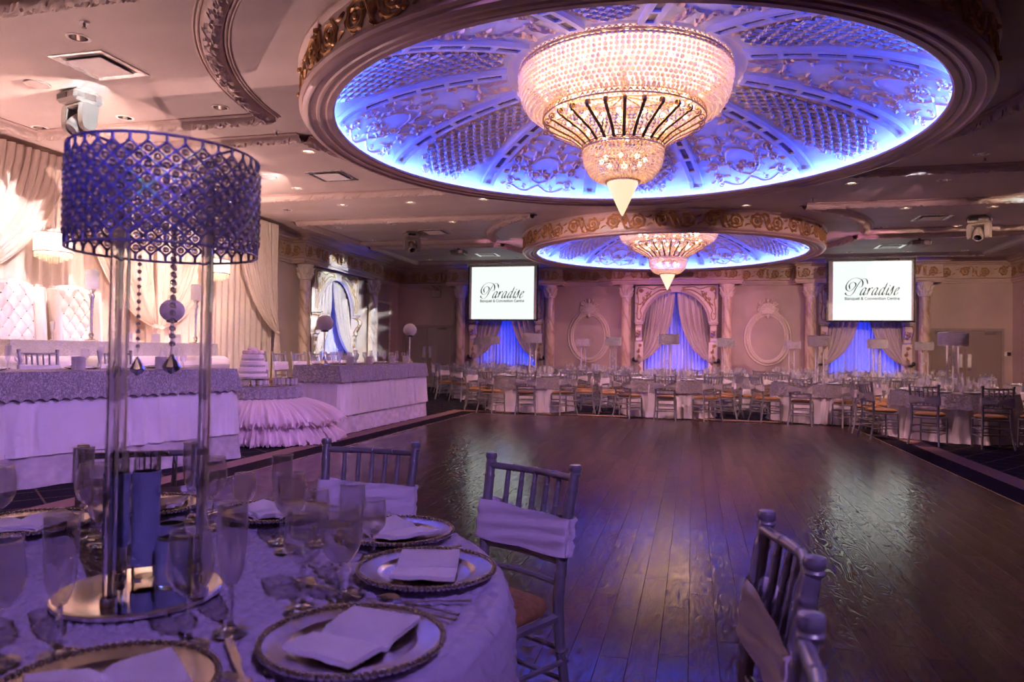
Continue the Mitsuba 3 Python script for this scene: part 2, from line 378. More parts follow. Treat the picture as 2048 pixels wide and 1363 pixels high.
def in_view(q):
    x, y = (q[0]+q[1])/2, (q[2]+q[3])/2; t = -x*math.sin(YAW)+y*math.cos(YAW)
    if t < 1.5: return 1e9
    u = (x*math.cos(YAW)+y*math.sin(YAW))/t*F_PX
    return t if abs(u) < 1060 and EYE/t*F_PX < 720 and u > -480 else 1e9
pl.sort(key=in_view)
for q in pl[:300]:
    m = plank_mesh(q); part('floor', 'plank', m, 'm_wood', uv=np.tile([q[4], 0.0], (len(m[0]), 1)))
rest = [plank_mesh(q) for q in pl[300:]]
part('floor', 'planks_beyond', cat(rest), 'm_wood', uv=np.vstack([np.tile([q[4], 0.0], (len(m[0]), 1)) for q, m in zip(pl[300:], rest)]), kind='stuff', label='far dark wood planks of the dance floor')

# --- walls; the back and left walls have openings for the curtained niches
NICHE_B = [-6.33, -0.55, 5.16]     # centres along the back wall
NICHE_L, NICHE_R = 19.4, 19.05     # centres along the side walls
def wall_poly(a, b, holes): return sbox(a, 0, b, ZC).difference(shapely.union_all([sbox(h-1.18, -0.1, h+1.18, 3.42) for h in holes]))
m = prism(wall_poly(XL, XR, NICHE_B), 0, 0.12); struct('wall_back', upright(m, YB+0.12), 'm_wall', label='mauve plaster back wall with three curtained niches')
m = upright(prism(wall_poly(YF, YB, [NICHE_L]), 0, 0.12)); v = m[0]; struct('wall_left', (np.stack([XL+v[:, 1], v[:, 0], v[:, 2]], 1), m[1]), 'm_wall', label='plaster wall behind the head tables')
m = upright(prism(wall_poly(YF, YB, [NICHE_R]), 0, 0.12)); v = m[0]; struct('wall_right', (np.stack([XR-v[:, 1], v[:, 0], v[:, 2]], 1), m[1]), 'm_wall', label='plaster side wall at the right')
struct('wall_front', slab(XL, XR, YF-0.1, YF, 0, ZC), 'm_wall', label='wall behind the camera')

# --- ceiling with openings for the domes and the recessed lamps
HOLES = [(-5.88, 5.68, 0), (-5.80, 7.74, 0), (-7.32, 7.83, 0), (-8.85, 7.95, 0), (-5.74, 9.76, 1), (-7.25, 11.96, 1), (-7.14, 13.53, 2), (-8.60, 13.8, 0), (-5.63, 13.55, 1),
         (-4.05, 13.5, 1), (-5.48, 15.76, 1), (-7.03, 15.77, 0), (-8.60, 16.05, 0), (-5.55, 18.0, 0), (-7.09, 18.01, 0), (-8.59, 18.04, 0), (-8.51, 22.17, 1), (-5.45, 22.08, 0), (-7.0, 22.1, 1),
         (-4.6, 11.2, 0), (1.01, 15.02, 1), (2.64, 13.40, 1), (4.13, 15.82, 1), (5.73, 15.95, 1), (4.09, 13.42, 0), (4.09, 11.82, 0), (4.25, 18.08, 0), (5.79, 18.08, 1), (7.30, 22.24, 1), (5.86, 22.23, 1), (4.36, 22.21, 1)]
cp = sbox(XL, YF, XR, YB)
for (x, y) in (D1, D2): cp = cp.difference(Point(x, y).buffer(R_DRUM-0.02, 48))
cp = cp.difference(shapely.union_all([Point(x, y).buffer(0.085, 6) for x, y, _ in HOLES]))
m = flatpoly(cp, ZC); struct('ceiling', (m[0], m[1][:, ::-1]), 'm_ceiling', label='pinkish plaster ceiling of the ballroom')
part('ceiling', 'roof_slab', slab(XL-0.2, XR+0.2, YF-0.2, YB+1.2, 6.2, 6.3), 'm_wall_dark')

def sweep(path, prof, closed=False):
    """Sweeps prof [(d, z)] along a plan path, d to the right of the direction of travel, with mitred corners."""
    p = np.asarray(path, float); n = len(p); prof = np.asarray(prof, float)
    if closed: e = np.roll(p, -1, 0)-p
    else: e = np.diff(p, axis=0)
    e = e/np.linalg.norm(e, axis=1, keepdims=True); r = np.stack([e[:, 1], -e[:, 0]], 1)
    V = []
    for i in range(n):
        a = r[i-1] if (closed or i > 0) else r[0]; b = r[i] if (closed or i < n-1) else r[-1]
        m = a+b; m = m/(m@m)*2 if m@m > 1e-6 else a
        V.append(np.column_stack([p[i]+np.outer(prof[:, 0], m), prof[:, 1]]))
    if closed: V.append(V[0])
    return sheet(np.array(V))

# --- entablature around the room: architrave, frieze with gold scrolls, cornice
def niche_step(c, h, w, d): return [(c-w, h), (c-w, h-d), (c+w, h-d), (c+w, h)]
plan = [(XL, YF), (XL, 17.0), (XL+0.38, 17.0), (XL+0.38, 21.85), (XL, 21.85), (XL, YB)]
for c in NICHE_B: plan += niche_step(c, YB, 2.0, 0.42)
plan += [(XR, YB), (XR, 21.45), (XR-0.38, 21.45), (XR-0.38, 16.6), (XR, 16.6), (XR, YF)]
struct('trim_1', sweep(plan, [(0.0, 3.58), (0.05, 3.58), (0.05, 3.64), (0.09, 3.64), (0.09, 3.70), (0.12, 3.72), (0.05, 3.74), (0.05, 4.12)]), 'm_mould', label='entablature with gold scroll frieze around the room')
part('trim_1', 'cornice', sweep(plan, [(0.05, 4.12), (0.10, 4.13), (0.12, 4.17), (0.20, 4.19), (0.22, 4.23), (0.30, 4.26), (0.32, 4.30), (0.34, ZC)]), 'm_mould', label='stepped cornice')
VOL = cat([volute((0, 0), 0.145, 0.021, 1, -2.6, 1.9, 8, 32), stroke(smooth_path([(-0.27, 0.06), (-0.2, -0.12), (-0.12, -0.15), (-0.09, -0.11)], 5), [0.012]*8+[0.02]*8), leaf((-0.2, -0.1), 2.0, 0.16, 0.018, -0.5), leaf((-0.22, -0.08), 1.2, 0.14, 0.016, 0.4), leaf((0.16, -0.1), 0.9, 0.12, 0.016, -0.6), ball((-0.21, 0.12, 0.01), 0.03, 0)])
VOL_UP = mv(VOL, rz=PI)
vol_ply = [ply(upright(VOL), 'm_gold', 40), ply(upright(VOL_UP), 'm_gold', 40)]
for a, b in zip(plan[:-1], plan[1:]):
    a, b = np.array(a), np.array(b); L = np.linalg.norm(b-a)
    if min(a[1], b[1]) < 6 and max(a[1], b[1]) > 16: a = np.array([a[0], 14.5]) if a[1] < 6 else a; b = np.array([b[0], 14.5]) if b[1] < 6 else b; L = np.linalg.norm(b-a)
    n = max(1, int(round(L/0.46)))
    if L < 0.4: n = 1
    d = (b-a)/L; r = np.array([d[1], -d[0]])
    for k in range(n):
        c = a+d*(k+0.5)*L/n+r*0.055
        s = min(1.0, L/n/0.46)
        part('trim_1', 'scroll', {**vol_ply[k % 2], 'to_world': T().translate([c[0], c[1], 3.93]).rotate([0, 0, 1], math.degrees(math.atan2(d[1], d[0]))).scale([s, 1, 1.0])}, None)
# --- baseboard
struct('baseboard_back', sweep([(XL, 15), (XL, 17.9)], [(0, 0.16), (0.03, 0.15), (0.03, 0.0)]), 'm_wall_dark')
for a, b in ((XL, -7.6), (-5.0, -1.8), (0.7, 3.9), (6.4, XR)):
    part('baseboard_back', 'board', sweep([(a, YB), (b, YB)], [(0, 0.16), (0.03, 0.15), (0.03, 0.0)]), 'm_wall_dark')

# --- ornate strips on the ceiling around the trays
def trim_path(pts, step=0.03):
    """Resamples a plan path finely."""
    p = np.asarray(pts, float); d = np.r_[0, np.cumsum(np.linalg.norm(np.diff(p, axis=0), axis=1))]
    s = np.linspace(0, d[-1], max(2, int(d[-1]/step)))
    return np.stack([np.interp(s, d, p[:, 0]), np.interp(s, d, p[:, 1])], 1), s
W_T = 0.11
def ornate_strip(pts):
    """A half-round moulding with acanthus leaves in relief, hung below the ceiling, mitred by its resampled path."""
    p, s = trim_path(pts); e = np.gradient(p, axis=0); e /= np.linalg.norm(e, axis=1, keepdims=True)+1e-9
    r = np.stack([e[:, 1], -e[:, 0]], 1)
    w = np.linspace(-1, 1, 13); S, Wg = np.meshgrid(s, w, indexing='ij')
    hgt = 0.075*np.sqrt(np.maximum(1-Wg**2, 0))**0.9
    ph = S/0.15+0.9*np.abs(Wg)+0.4*np.sign(Wg)*np.floor(S/0.15)
    lf = np.abs(np.sin(PI*ph*1.0))*0.6+0.4*np.abs(np.sin(2.7*PI*ph+1.3*np.abs(Wg)*PI))
    nz = meshkit.noise(np.stack([S*60, Wg*7, 0*S], -1))
    hgt = hgt+(0.046*lf+0.02*(nz-0.5))*(1-Wg**4)-0.012
    P = np.concatenate([(p[:, None]+Wg[..., None]*W_T*r[:, None]), (ZC-hgt)[..., None]], -1)
    return sheet(P)
def bead_line(pts, off):
    p, s = trim_path(pts, 0.12); e = np.gradient(p, axis=0); e /= np.linalg.norm(e, axis=1, keepdims=True)+1e-9
    r = np.stack([e[:, 1], -e[:, 0]], 1); q = p+r*off
    return cat([tube(np.column_stack([q+r*o, np.full(len(q), ZC-0.006)]), h, 6) for o, h in ((0, 0.018), (0.035*np.sign(off), 0.012))])
RT = 4.58
def tray(D, sx, ys, xo, yo):
    """Path around one ceiling tray: out along yo..ys at xo and back along the arc round the dome."""
    cx, cy = D
    def xa(y): return cx+sx*math.sqrt(RT**2-(y-cy)**2)
    a0, a1 = math.atan2(yo-cy, xa(yo)-cx), math.atan2(ys-cy, xa(ys)-cx)
    if sx < 0: a0, a1 = a0 % (2*PI), a1 % (2*PI)
    A = arc(cx, cy, RT, a1, a0, 40)
    return [np.array([xa(yo), yo]), np.array([xo, yo]), np.array([xo, ys]), np.array([xa(ys), ys])], A
k = 2
for D in (D1, D2):
    for sx, xo in ((-1, -9.15), (1, 7.95)):
        for ys, yo in ((D[1]-0.42, D[1]-3.62), (D[1]+0.42, D[1]+3.95)):
            if D is D1 and sx > 0 and ys < D[1]: continue
            L, A = tray(D, sx, ys, xo, yo)
            t = struct(f'trim_{k}', ornate_strip(A), 'm_trim', 35, label='curved acanthus moulding of a ceiling tray'); k += 1
            for a, b in zip(L[:-1], L[1:]): part(t, 'straight_moulding', ornate_strip([a, b]), 'm_trim', 35)
            sgn = 0.14 if (sx < 0) == (ys < D[1]) else -0.14
            part(t, 'bead_moulding', cat([bead_line([a, b], o) for a, b in zip(L[:-1], L[1:]) for o in (0.125, -0.125)]+[bead_line(A, o) for o in (0.125, -0.125)]), 'm_mould', True)

# --- recessed lamps, air diffusers, speakers, sprinklers
def spotcan(lit):
    P = Proto()
    P.add('trim_ring', lathe([(0.082, 0.0), (0.084, -0.006), (0.098, -0.008), (0.112, -0.004), (0.113, 0.001)], 24), 'm_white', True)
    P.add('reflector', lathe([(0.083, -0.002), (0.075, 0.05), (0.06, 0.10), (0.05, 0.13), (0.0, 0.13)], 20), 'm_chrome', True)
    if lit:
        d = ply(lathe([(0.078, 0.018), (0.05, 0.020), (0.0, 0.021)], 20), 'm_white'); v, f = lathe([(0.0, 0.02), (0.074, 0.02)], 20)
        n = np.cross(v[f[0, 1]]-v[f[0, 0]], v[f[0, 2]]-v[f[0, 0]])
        if n[2] > 0: f = f[:, ::-1]
        e = ply((v, f), 'm_white'); e['emitter'] = {'type': 'area', 'radiance': rgb(DOWN), 'sampling_weight': 0.25}
        P.add('lens', e, None)
    return P
cans = {0: spotcan(False), 1: spotcan(True), 2: spotcan(True)}
def side_words(x, y):
    row = 'near the camera' if y < 9 else 'beside the near dome' if y < 12.6 else 'between the two domes' if y < 15.2 else 'beside the far dome' if y < 20 else 'close to the back wall'
    return ('left' if x < 0 else 'right')+' ceiling '+row
cnt = {}
for x, y, lit in sorted(HOLES, key=lambda h: (h[1], h[0])):
    w = ('lit' if lit else 'unlit chrome')+' recessed lamp in the '+side_words(x, y)
    cnt.setdefault(w, []).append((x, y, lit))
for w, L in cnt.items():
    for i, (x, y, lit) in enumerate(L):
        o = ['nearest to the camera', 'second nearest', 'third nearest', 'fourth nearest', 'fifth nearest', 'farthest'][i] if len(L) > 1 else ''
        cans[lit].put('recessed_lamp', at(x, y, ZC), (w+(', '+o if o else '')), 'ceiling lamp', 'recessed ceiling lamps')
P = Proto()
def sq(r0, z0, r1, z1):
    a = [(-1, -1), (1, -1), (1, 1), (-1, 1)]; v = [(x*r0, y*r0, z0) for x, y in a]+[(x*r1, y*r1, z1) for x, y in a]
    return np.array(v, float), q2t([[i, (i+1) % 4, 4+(i+1) % 4, 4+i] for i in range(4)])
P.add('frame', cat([sq(0.34, 0.0, 0.34, -0.012), sq(0.34, -0.012, 0.315, -0.016), sq(0.315, -0.016, 0.25, 0.0)]), 'm_steel')
P.add('panel', cat([rbox(0.46, 0.46, 0.012, 0.003, (0, 0, -0.022))]), 'm_white')
P.add('hanger', cat([slab(-0.26, 0.26, -0.26, 0.26, -0.002, 0.0)]), 'm_fixture_dark')
for x, y, w in ((-6.23, 6.30, 'square air diffuser beside the nearest moving-head light'), (-6.12, 11.21, 'square air diffuser left of the big dome, behind the near one'), (-6.38, 17.0, 'square air diffuser behind the left far moving-head light'),
                (-6.23, 21.28, 'bright square air diffuser above the left screen'), (4.95, 16.97, 'square air diffuser left of the right moving-head light'), (5.15, 21.17, 'square air diffuser above the right screen')):
    P.put('air_diffuser', at(x, y, ZC), w, 'air vent')
P = Proto()
P.add('ring', lathe([(0.135, 0.0), (0.137, -0.012), (0.122, -0.018), (0.112, -0.012)], 28), 'm_ceiling', True)
P.add('grille', lathe([(0.113, -0.011), (0.06, -0.016), (0.0, -0.018)], 28), 'm_grille', True)
for x, y, w in ((-7.39, 6.59, 'round ceiling speaker nearest to the camera, left of the air diffuser'), (-7.27, 11.07, 'round ceiling speaker beside the blue table lamp shade'), (5.86, 21.1, 'round ceiling speaker behind the right projector'), (-6.99, 20.95, 'round ceiling speaker behind the left projector')):
    P.put('ceiling_speaker', at(x, y, ZC), w, 'ceiling speaker')
P = Proto()
P.add('escutcheon', lathe([(0.045, 0.0), (0.04, -0.006), (0.012, -0.01)], 16), 'm_white', True)
P.add('stem', lathe([(0.012, -0.008), (0.010, -0.05), (0.022, -0.052), (0.022, -0.056), (0.0, -0.057)], 12), 'm_fixture_dark', True)
for x, y, w in ((-5.55, 5.42, 'sprinkler head near the nearest recessed lamp'), (-5.65, 8.75, 'sprinkler head between the two ceiling mouldings at the left'), (-3.9, 12.2, 'sprinkler head left of the big dome rim'), (2.2, 14.6, 'sprinkler head above the far dome at the right'), (4.2, 12.0, 'sprinkler head in the dark right ceiling')):
    P.put('sprinkler', at(x, y, ZC), w, 'sprinkler')
# ---------------------------------------------------------------- the two domes
ZR = Z_RIM
HD, RD = 0.80, 3.44                       # rise and rim radius of the dome surface
R_CAP = 1.42
def dz(r): return 3.95+HD*max(1-(r/3.47)**2, 0.0)**0.62
rr = np.r_[np.linspace(3.455, 3.0, 10), np.linspace(2.9, R_CAP, 12)]
zz = np.array([dz(r) for r in rr]); seg = np.r_[0, np.cumsum(np.hypot(np.diff(rr), np.diff(zz)))]
S_TOT = seg[-1]
def on_dome(x, s, h=0.0):
    """Dome surface point: x metres sideways (at arc length s above the rim) from the bay's middle (bay towards +y), h towards the room."""
    x, s, h = np.broadcast_arrays(np.asarray(x, float), np.asarray(s, float), np.asarray(h, float))
    r = np.interp(s, seg, rr); z = np.interp(s, seg, zz)
    dr_, dz_ = np.interp(s+0.02, seg, rr)-np.interp(s-0.02, seg, rr), np.interp(s+0.02, seg, zz)-np.interp(s-0.02, seg, zz)
    l = np.hypot(dr_, dz_)+1e-9; nr, nz = -dz_/l, dr_/l          # towards the inside, down
    a = x/np.maximum(r, 0.3); R = r+h*nr
    return np.stack([R*np.sin(a), R*np.cos(a), z+h*nz], -1)
def low(s): return s-0.15*(1-s/S_TOT)
def dtube(p2, rad, sides=5, h=0.0, up=True):
    q = on_dome(p2[:, 0], low(p2[:, 1]), h); return tube(q, rad, sides)
def dmesh(m, k=1.0):
    v = m[0]; return on_dome(v[:, 0], low(v[:, 1]), v[:, 2]*k), m[1]
def half_w(s): return math.tan(PI/12)*float(np.interp(s, seg, rr))*0.98
# lattice bay -------------------------------------------------
def lat_half(t):     # half width fraction of the lattice panel against height fraction
    return np.interp(t, [0.06, 0.12, 0.3, 0.5, 0.62, 0.75, 0.9, 0.96], [0.12, 0.42, 0.66, 0.62, 0.50, 0.56, 0.44, 0.2])
s0, s1 = 0.13*S_TOT, 0.95*S_TOT
outl = []
for t in np.linspace(0.08, 0.95, 40): outl.append((lat_half(t)*half_w(t*S_TOT), t*S_TOT))
poly = Polygon(outl+[(-x, s) for x, s in outl[::-1]])
cell = 0.155
bars, knots, pads = [], [], []
for k in range(-22, 23):
    for sg in (1, -1):
        ln = shapely.LineString([(k*cell-3*sg, -3+1.0), (k*cell+3*sg, 3+1.0)]).intersection(poly)
        for g in (getattr(ln, 'geoms', [ln]) if not ln.is_empty else []):
            if g.length < 0.08 or g.geom_type != 'LineString': continue
            c = np.array(g.coords); n = max(3, int(g.length/0.12)); t = np.linspace(0, 1, n)[:, None]
            p = c[0]*(1-t)+c[1]*t; d = (c[1]-c[0])/g.length; nn = np.array([-d[1], d[0]])*0.016
            bars += [dtube(p, 0.011, 4, 0.028), dtube(p+nn, 0.009, 4, 0.02), dtube(p-nn, 0.009, 4, 0.02)]
for i in range(-24, 25):
    for j in range(-24, 50):
        for off in (0, 0.5):
            x, s = (i+off)*cell, 1.0+(j+off)*cell
            if poly.buffer(-0.02).contains(Point(x, s)): knots.append((x, s))
            xc, sc = x+cell/2, s
            if poly.buffer(-0.05).contains(Point(xc, sc)): pads.append((xc, sc))
knots, pads = np.array(knots), np.array(pads)
kn = scatter(_ICO[0], np.column_stack([knots, np.full(len(knots), 0.032)]), scale=np.tile([0.030, 0.030, 0.022], (len(knots), 1)))
pd = (np.array([[-.5, 0, 0], [0, -.5, 0], [.5, 0, 0], [0, .5, 0], [0, 0, 1.0]]), np.array([[0, 1, 4], [1, 2, 4], [2, 3, 4], [3, 0, 4]]))
padm = scatter(pd, np.column_stack([pads, np.full(len(pads), 0.003)]), scale=np.tile([cell*0.86, cell*0.86, 0.026], (len(pads), 1)))
brd = []
for sg in (1, -1):
    for k, t in enumerate(np.linspace(0.10, 0.93, 11)):
        x = sg*(lat_half(t)*half_w(t*S_TOT)+0.05); sc = 0.075 if t < 0.75 else 0.055
        brd.append(volute((x, t*S_TOT), sc, 0.014, sg*(1 if k % 2 else -1), PI/2 if k % 2 else -PI/2, 1.4, 4, 14))
        brd.append(leaf((x, t*S_TOT), sg*0.5+1.2, 0.13, 0.018, 0.4*sg))
for k in (-2, -1, 0, 1, 2): brd.append(volute((k*0.14, 0.07*S_TOT+0.03*abs(k)-0.03), 0.06, 0.013, 1 if k % 2 else -1, 0.5, 1.3, 3, 12))
LATTICE = dict(panel=dmesh(padm), bars=cat(bars), knots=dmesh(kn), border=dmesh(cat(brd), 1.5))
# ornament bay ------------------------------------------------
orn = []
for sg in (1, -1):
    for k, t in enumerate((0.14, 0.25, 0.36, 0.47, 0.58, 0.70, 0.82)):
        w = [0.60, 0.62, 0.70, 0.74, 0.70, 0.55, 0.32][k]
        x = sg*w*half_w(t*S_TOT); sc = [0.085, 0.10, 0.11, 0.10, 0.09, 0.075, 0.06][k]
        orn.append(volute((x, t*S_TOT), sc, 0.019, sg*(1 if k % 2 else -1), 1.3 if k % 2 else -1.3, 1.7, 6, 18))
        orn += [leaf((x, t*S_TOT+sc), 1.57+sg*0.4, 0.16, 0.022, -0.5*sg), leaf((x-sg*sc, t*S_TOT), 1.57+sg*1.2, 0.13, 0.018, 0.5*sg), leaf((x+sg*sc*.7, t*S_TOT-sc*.6), -0.9 if sg > 0 else PI+0.9, 0.11, 0.018, 0.6*sg)]
    g = smooth_path([(sg*0.5*half_w(0.2), 0.04*S_TOT+0.12), (sg*0.34, 0.16), (sg*0.2, 0.13), (0, 0.24)], 6)
    orn.append(stroke(g, 0.017)); orn.append(volute((sg*0.50, 0.17), 0.07, 0.015, -sg, 0.3, 1.4, 4, 14)); orn.append(volute((sg*0.24, 0.2), 0.05, 0.013, sg, 2.0, 1.3, 3, 12))
    # middle cartouche
    for (x, s, sc, hnd, a) in ((0.11, 0.40, 0.075, -1, 2.6), (0.22, 0.52, 0.07, 1, 0.2), (0.27, 0.68, 0.08, -1, 1.3), (0.20, 0.90, 0.06, 1, -1.0), (0.10, 1.04, 0.06, -1, 1.0), (0.09, 1.20, 0.05, 1, 0.0)):
        orn.append(volute((sg*x, s), sc, 0.017, sg*hnd, a if sg > 0 else PI-a, 1.6, 5, 16))
        orn.append(leaf((sg*x, s), 1.57-sg*0.9, 0.14, 0.02, 0.6*sg)); orn.append(leaf((sg*x, s-sc*.5), -1.57+sg*0.7, 0.12, 0.018, -0.5*sg))
    orn.append(stroke(smooth_path([(0, 0.28), (sg*0.12, 0.34), (sg*0.22, 0.46), (sg*0.24, 0.62), (sg*0.14, 0.82), (0, 0.9)], 5), 0.014))
    for k in range(9):
        t = 0.86+0.012*k; x = sg*(0.05+0.03*(k % 3)); orn.append(leaf((x, t*S_TOT), 1.57-sg*(0.5+0.2*(k % 4)), 0.12, 0.02, 0.5*sg))
for a in np.linspace(0, 2*PI, 9)[:-1]: orn.append(leaf((0.03*math.cos(a), 0.47+0.03*math.sin(a)), a, 0.09, 0.02, 0.3))
orn.append(ball((0, 0.47, 0.02), (0.03, 0.03, 0.02), 0))
ORNAMENT = dmesh(cat(orn), 1.5)
# rib ----------------------------------------------------------
def strip(x0, x1, sa, sb, h0, h1, n=None):
    n = n or max(2, int((sb-sa)/0.12)); s = np.linspace(sa, sb, n)
    prof = [(x0, h0), (x0, h1), (x1, h1), (x1, h0)]
    P = np.stack([on_dome(np.full(n, x), s, h) for x, h in prof], 1); m = sheet(P)
    ends = []
    for i in (0, n-1): ends.append((P[i], np.array([[0, 1, 2], [0, 2, 3]])))
    return cat([m]+ends)
cuts = np.linspace(0.02, 0.985, 7)*S_TOT
rb = [strip(-0.105, 0.105, 0.01, S_TOT, 0, 0.030), strip(-0.105, -0.045, 0.01, S_TOT, 0.028, 0.055), strip(0.045, 0.105, 0.01, S_TOT, 0.028, 0.055)]
for c in cuts: rb.append(strip(-0.05, 0.05, c-0.03, c+0.03, 0.028, 0.055, 3))
RIB = cat(rb)
SLOT_SHADES = [strip(-0.046, 0.046, a+0.03, b-0.03, 0.0295, 0.031) for a, b in zip(cuts[1:-1], cuts[2:])]  # dark strips laid into the rib recesses as painted shade

def scroll_on_drum():
    v, f = VOL; return v, f
DVOL = [ply(upright(mv(v, s=1.28)), 'm_gold', 40) for v in (VOL, VOL_UP)]
dome_parts = dict(pad=ply(LATTICE['panel'], 'm_pad'), bars=ply(LATTICE['bars'], 'm_dome'), knots=ply(LATTICE['knots'], 'm_domegold'), border=ply(LATTICE['border'], 'm_domegold', 40), orn=ply(ORNAMENT, 'm_domegold', 40), rib=ply(RIB, 'm_dome'), slot_shades=[ply(x, 'm_slotshade') for x in SLOT_SHADES])
shell = lathe(list(zip(rr, zz))[::-1]+[(3.465, 3.95), (3.465, 3.88)], 96); 
cap = lathe([(R_CAP, zz[-1]), (1.36, zz[-1]+0.03), (1.30, zz[-1]+0.035), (0.0, zz[-1]+0.035)], 64)
drum = lathe([(R_DRUM, ZC+0.002), (R_DRUM+0.05, ZC-0.004), (R_DRUM+0.05, ZC-0.03), (R_DRUM+0.02, ZC-0.04), (R_DRUM, ZC-0.055), (R_DRUM, ZR+0.06)], 96)
rim = lathe([(R_DRUM, ZR+0.065), (R_DRUM+0.03, ZR+0.06), (R_DRUM+0.035, ZR+0.03), (R_DRUM+0.005, ZR+0.012), (R_DRUM, ZR-0.02), (R_DRUM-0.03, ZR-0.032), (R_DRUM-0.06, ZR-0.034),
             (R_DRUM-0.075, ZR-0.014), (R_DRUM-0.14, ZR-0.004), (R_DRUM-0.155, ZR-0.018), (R_DRUM-0.18, ZR-0.020), (R_DRUM-0.195, ZR-0.004), (R_DRUM-0.24, ZR+0.006), (R_DRUM-0.255, ZR-0.006),
             (R_OPEN+0.02, ZR-0.002), (R_OPEN, ZR+0.012), (R_OPEN, ZR+0.035), (R_OPEN+0.012, ZR+0.040), (R_OPEN+0.018, ZR+0.005), (3.50, ZR+0.004)], 128)
v, f = lathe([(R_OPEN+0.030, ZR+0.008), (R_OPEN+0.085, ZR+0.036)], 96)
n = np.cross(v[f[0, 1]]-v[f[0, 0]], v[f[0, 2]]-v[f[0, 0]])
cove = ply((v, f if n[2] > 0 else f[:, ::-1]), 'm_white'); cove['emitter'] = {'type': 'area', 'radiance': rgb(COVE), 'sampling_weight': 3.0}
dome_ply = dict(shell=ply(shell, 'm_dome', 60), cap=ply(cap, 'm_dome', 30), drum=ply(drum, 'm_drum', 40), rim=ply(rim, 'm_rim', 30))
for D, lab in ((D1, 'large near ceiling dome lit blue inside, over the dance floor'), (D2, 'smaller-looking far ceiling dome lit blue inside, between the two screens')):
    M = at(*D); k = thing('ceiling_dome', lab, 'dome')
    for nm, lb in (('shell', None), ('cap', None), ('drum', 'pinkish outer drum'), ('rim', 'stepped rose-brown rim')): part(k, nm, {**dome_ply[nm], 'to_world': M}, None, label=lb)
    part(k, 'light_strip', {**cove, 'to_world': M}, None, label='blue light strip in the cove')
    for b in range(12):
        if abs(b-6) <= 2 and D is D2: pass
        B = M @ T().rotate([0, 0, 1], -30.0*b)
        if b % 2 == 0:
            p = part(k, 'lattice_panel', {**dome_parts['pad'], 'to_world': B}, None, label='tufted gold lattice panel')
            for nm, o in (('bars', 'bars'), ('knots', 'knots'), ('border', 'scroll_border')): part(p, o, {**dome_parts[nm], 'to_world': B}, None, kind='stuff' if nm == 'knots' else None)
        else:
            part(k, 'scroll_ornament', {**dome_parts['orn'], 'to_world': B}, None, label='gilt scroll ornament')
        RB = M @ T().rotate([0, 0, 1], -30.0*b-15)
        p = part(k, 'rib', {**dome_parts['rib'], 'to_world': RB}, None)
        for d in dome_parts['slot_shades']: part(p, 'slot_shade', {**d, 'to_world': RB}, None)
    for j in range(46):
        a = 2*PI*j/46
        if math.cos(a) > 0.35: continue            # the far side of the drum is never seen
        c = (D[0]+(R_DRUM+0.002)*math.sin(a), D[1]+(R_DRUM+0.002)*math.cos(a))
        part(k, 'gold_scroll', {**DVOL[j % 2], 'to_world': T().translate([c[0], c[1], 4.095]).rotate([0, 0, 1], 180-math.degrees(a)).scale([1, 1, 0.88])}, None)

# ---------------------------------------------------------------- chandeliers
CH = Proto()
def filigree(r, z, h, n):
    """A pierced metal band: two rings and a row of small arches."""
    ms = [lathe([(r, z+h), (r+0.012, z+h), (r+0.012, z+h-0.012), (r, z+h-0.012)], 72), lathe([(r, z), (r+0.014, z), (r+0.014, z+0.014), (r, z+0.014)], 72)]
    a = np.linspace(0, 2*PI, n*4+1); zz_ = z+0.012+(h-0.03)*(0.5+0.5*np.cos(a*n))
    ms.append(tube(np.stack([(r+0.006)*np.cos(a), (r+0.006)*np.sin(a), zz_], 1), 0.005, 4))
    c = np.arange(n)*2*PI/n; ms.append(scatter(_OCT, np.stack([(r+0.012)*np.cos(c), (r+0.012)*np.sin(c), np.full(n, z+h/2)], 1), scale=np.full(n, 0.010)))
    return cat(ms)
def beads(prof, n, pitch, r, jitter=0.0, seed=0):
    """Strings of crystal beads hung over a surface of revolution."""
    p = np.asarray(prof, float); s = np.r_[0, np.cumsum(np.hypot(*np.diff(p, axis=0).T))]
    q = np.arange(0, s[-1], pitch); R, Z = np.interp(q, s, p[:, 0]), np.interp(q, s, p[:, 1]); g = np.random.default_rng(seed)
    C = []
    for i, (a, z) in enumerate(zip(R, Z)):
        k = max(12, int(n*(0.35+0.65*a/p[:, 0].max()))); ang = np.arange(k)*2*PI/k+(i % 2)*PI/k*jitter
        C.append(np.stack([a*np.cos(ang), a*np.sin(ang), np.full(k, z)], 1))
    C = np.vstack(C); return scatter(_ICO[0], C, scale=(r*g.uniform(0.75, 1.15, len(C)))[:, None])
top = arc(0, 0, 1, 0, 1.25, 12)
bowl1 = [(0.96+0.30*max(math.cos(t), 0)**0.75*1.0, 4.62-0.46*math.sin(t)) for t in np.linspace(0, PI/2, 14)]
bowl2 = [(0.20+0.28*math.cos(t)**0.8 if t < PI/2-0.01 else 0.20, 3.74-0.36*math.sin(t)) for t in np.linspace(0, PI/2, 12)]
neck = [(0.95, 4.15), (0.90, 4.05), (0.74, 3.95), (0.58, 3.86), (0.48, 3.80)]
CH.add('ceiling_plate', lathe([(0.0, 4.79), (1.2, 4.79), (1.245, 4.76), (1.245, 4.70)], 64), 'm_dome', 40)
CH.add('upper_band', cat(filigree(1.25, 4.66, 0.06, 110), filigree(1.26, 4.61, 0.045, 110)), 'm_brass', label='pierced metal band under the ceiling')
CH.add('bead_bowl', beads(bowl1, 132, 0.052, 0.025, 0, 1), 'm_bead', label='wide bowl of crystal bead strings', kind='stuff')
CH.add('middle_band', filigree(0.96, 4.10, 0.075, 90), 'm_brass')
CH.add('bead_bowl', beads(bowl2, 66, 0.038, 0.019, 0, 2), 'm_bead', label='small lower bowl of crystal bead strings', kind='stuff')
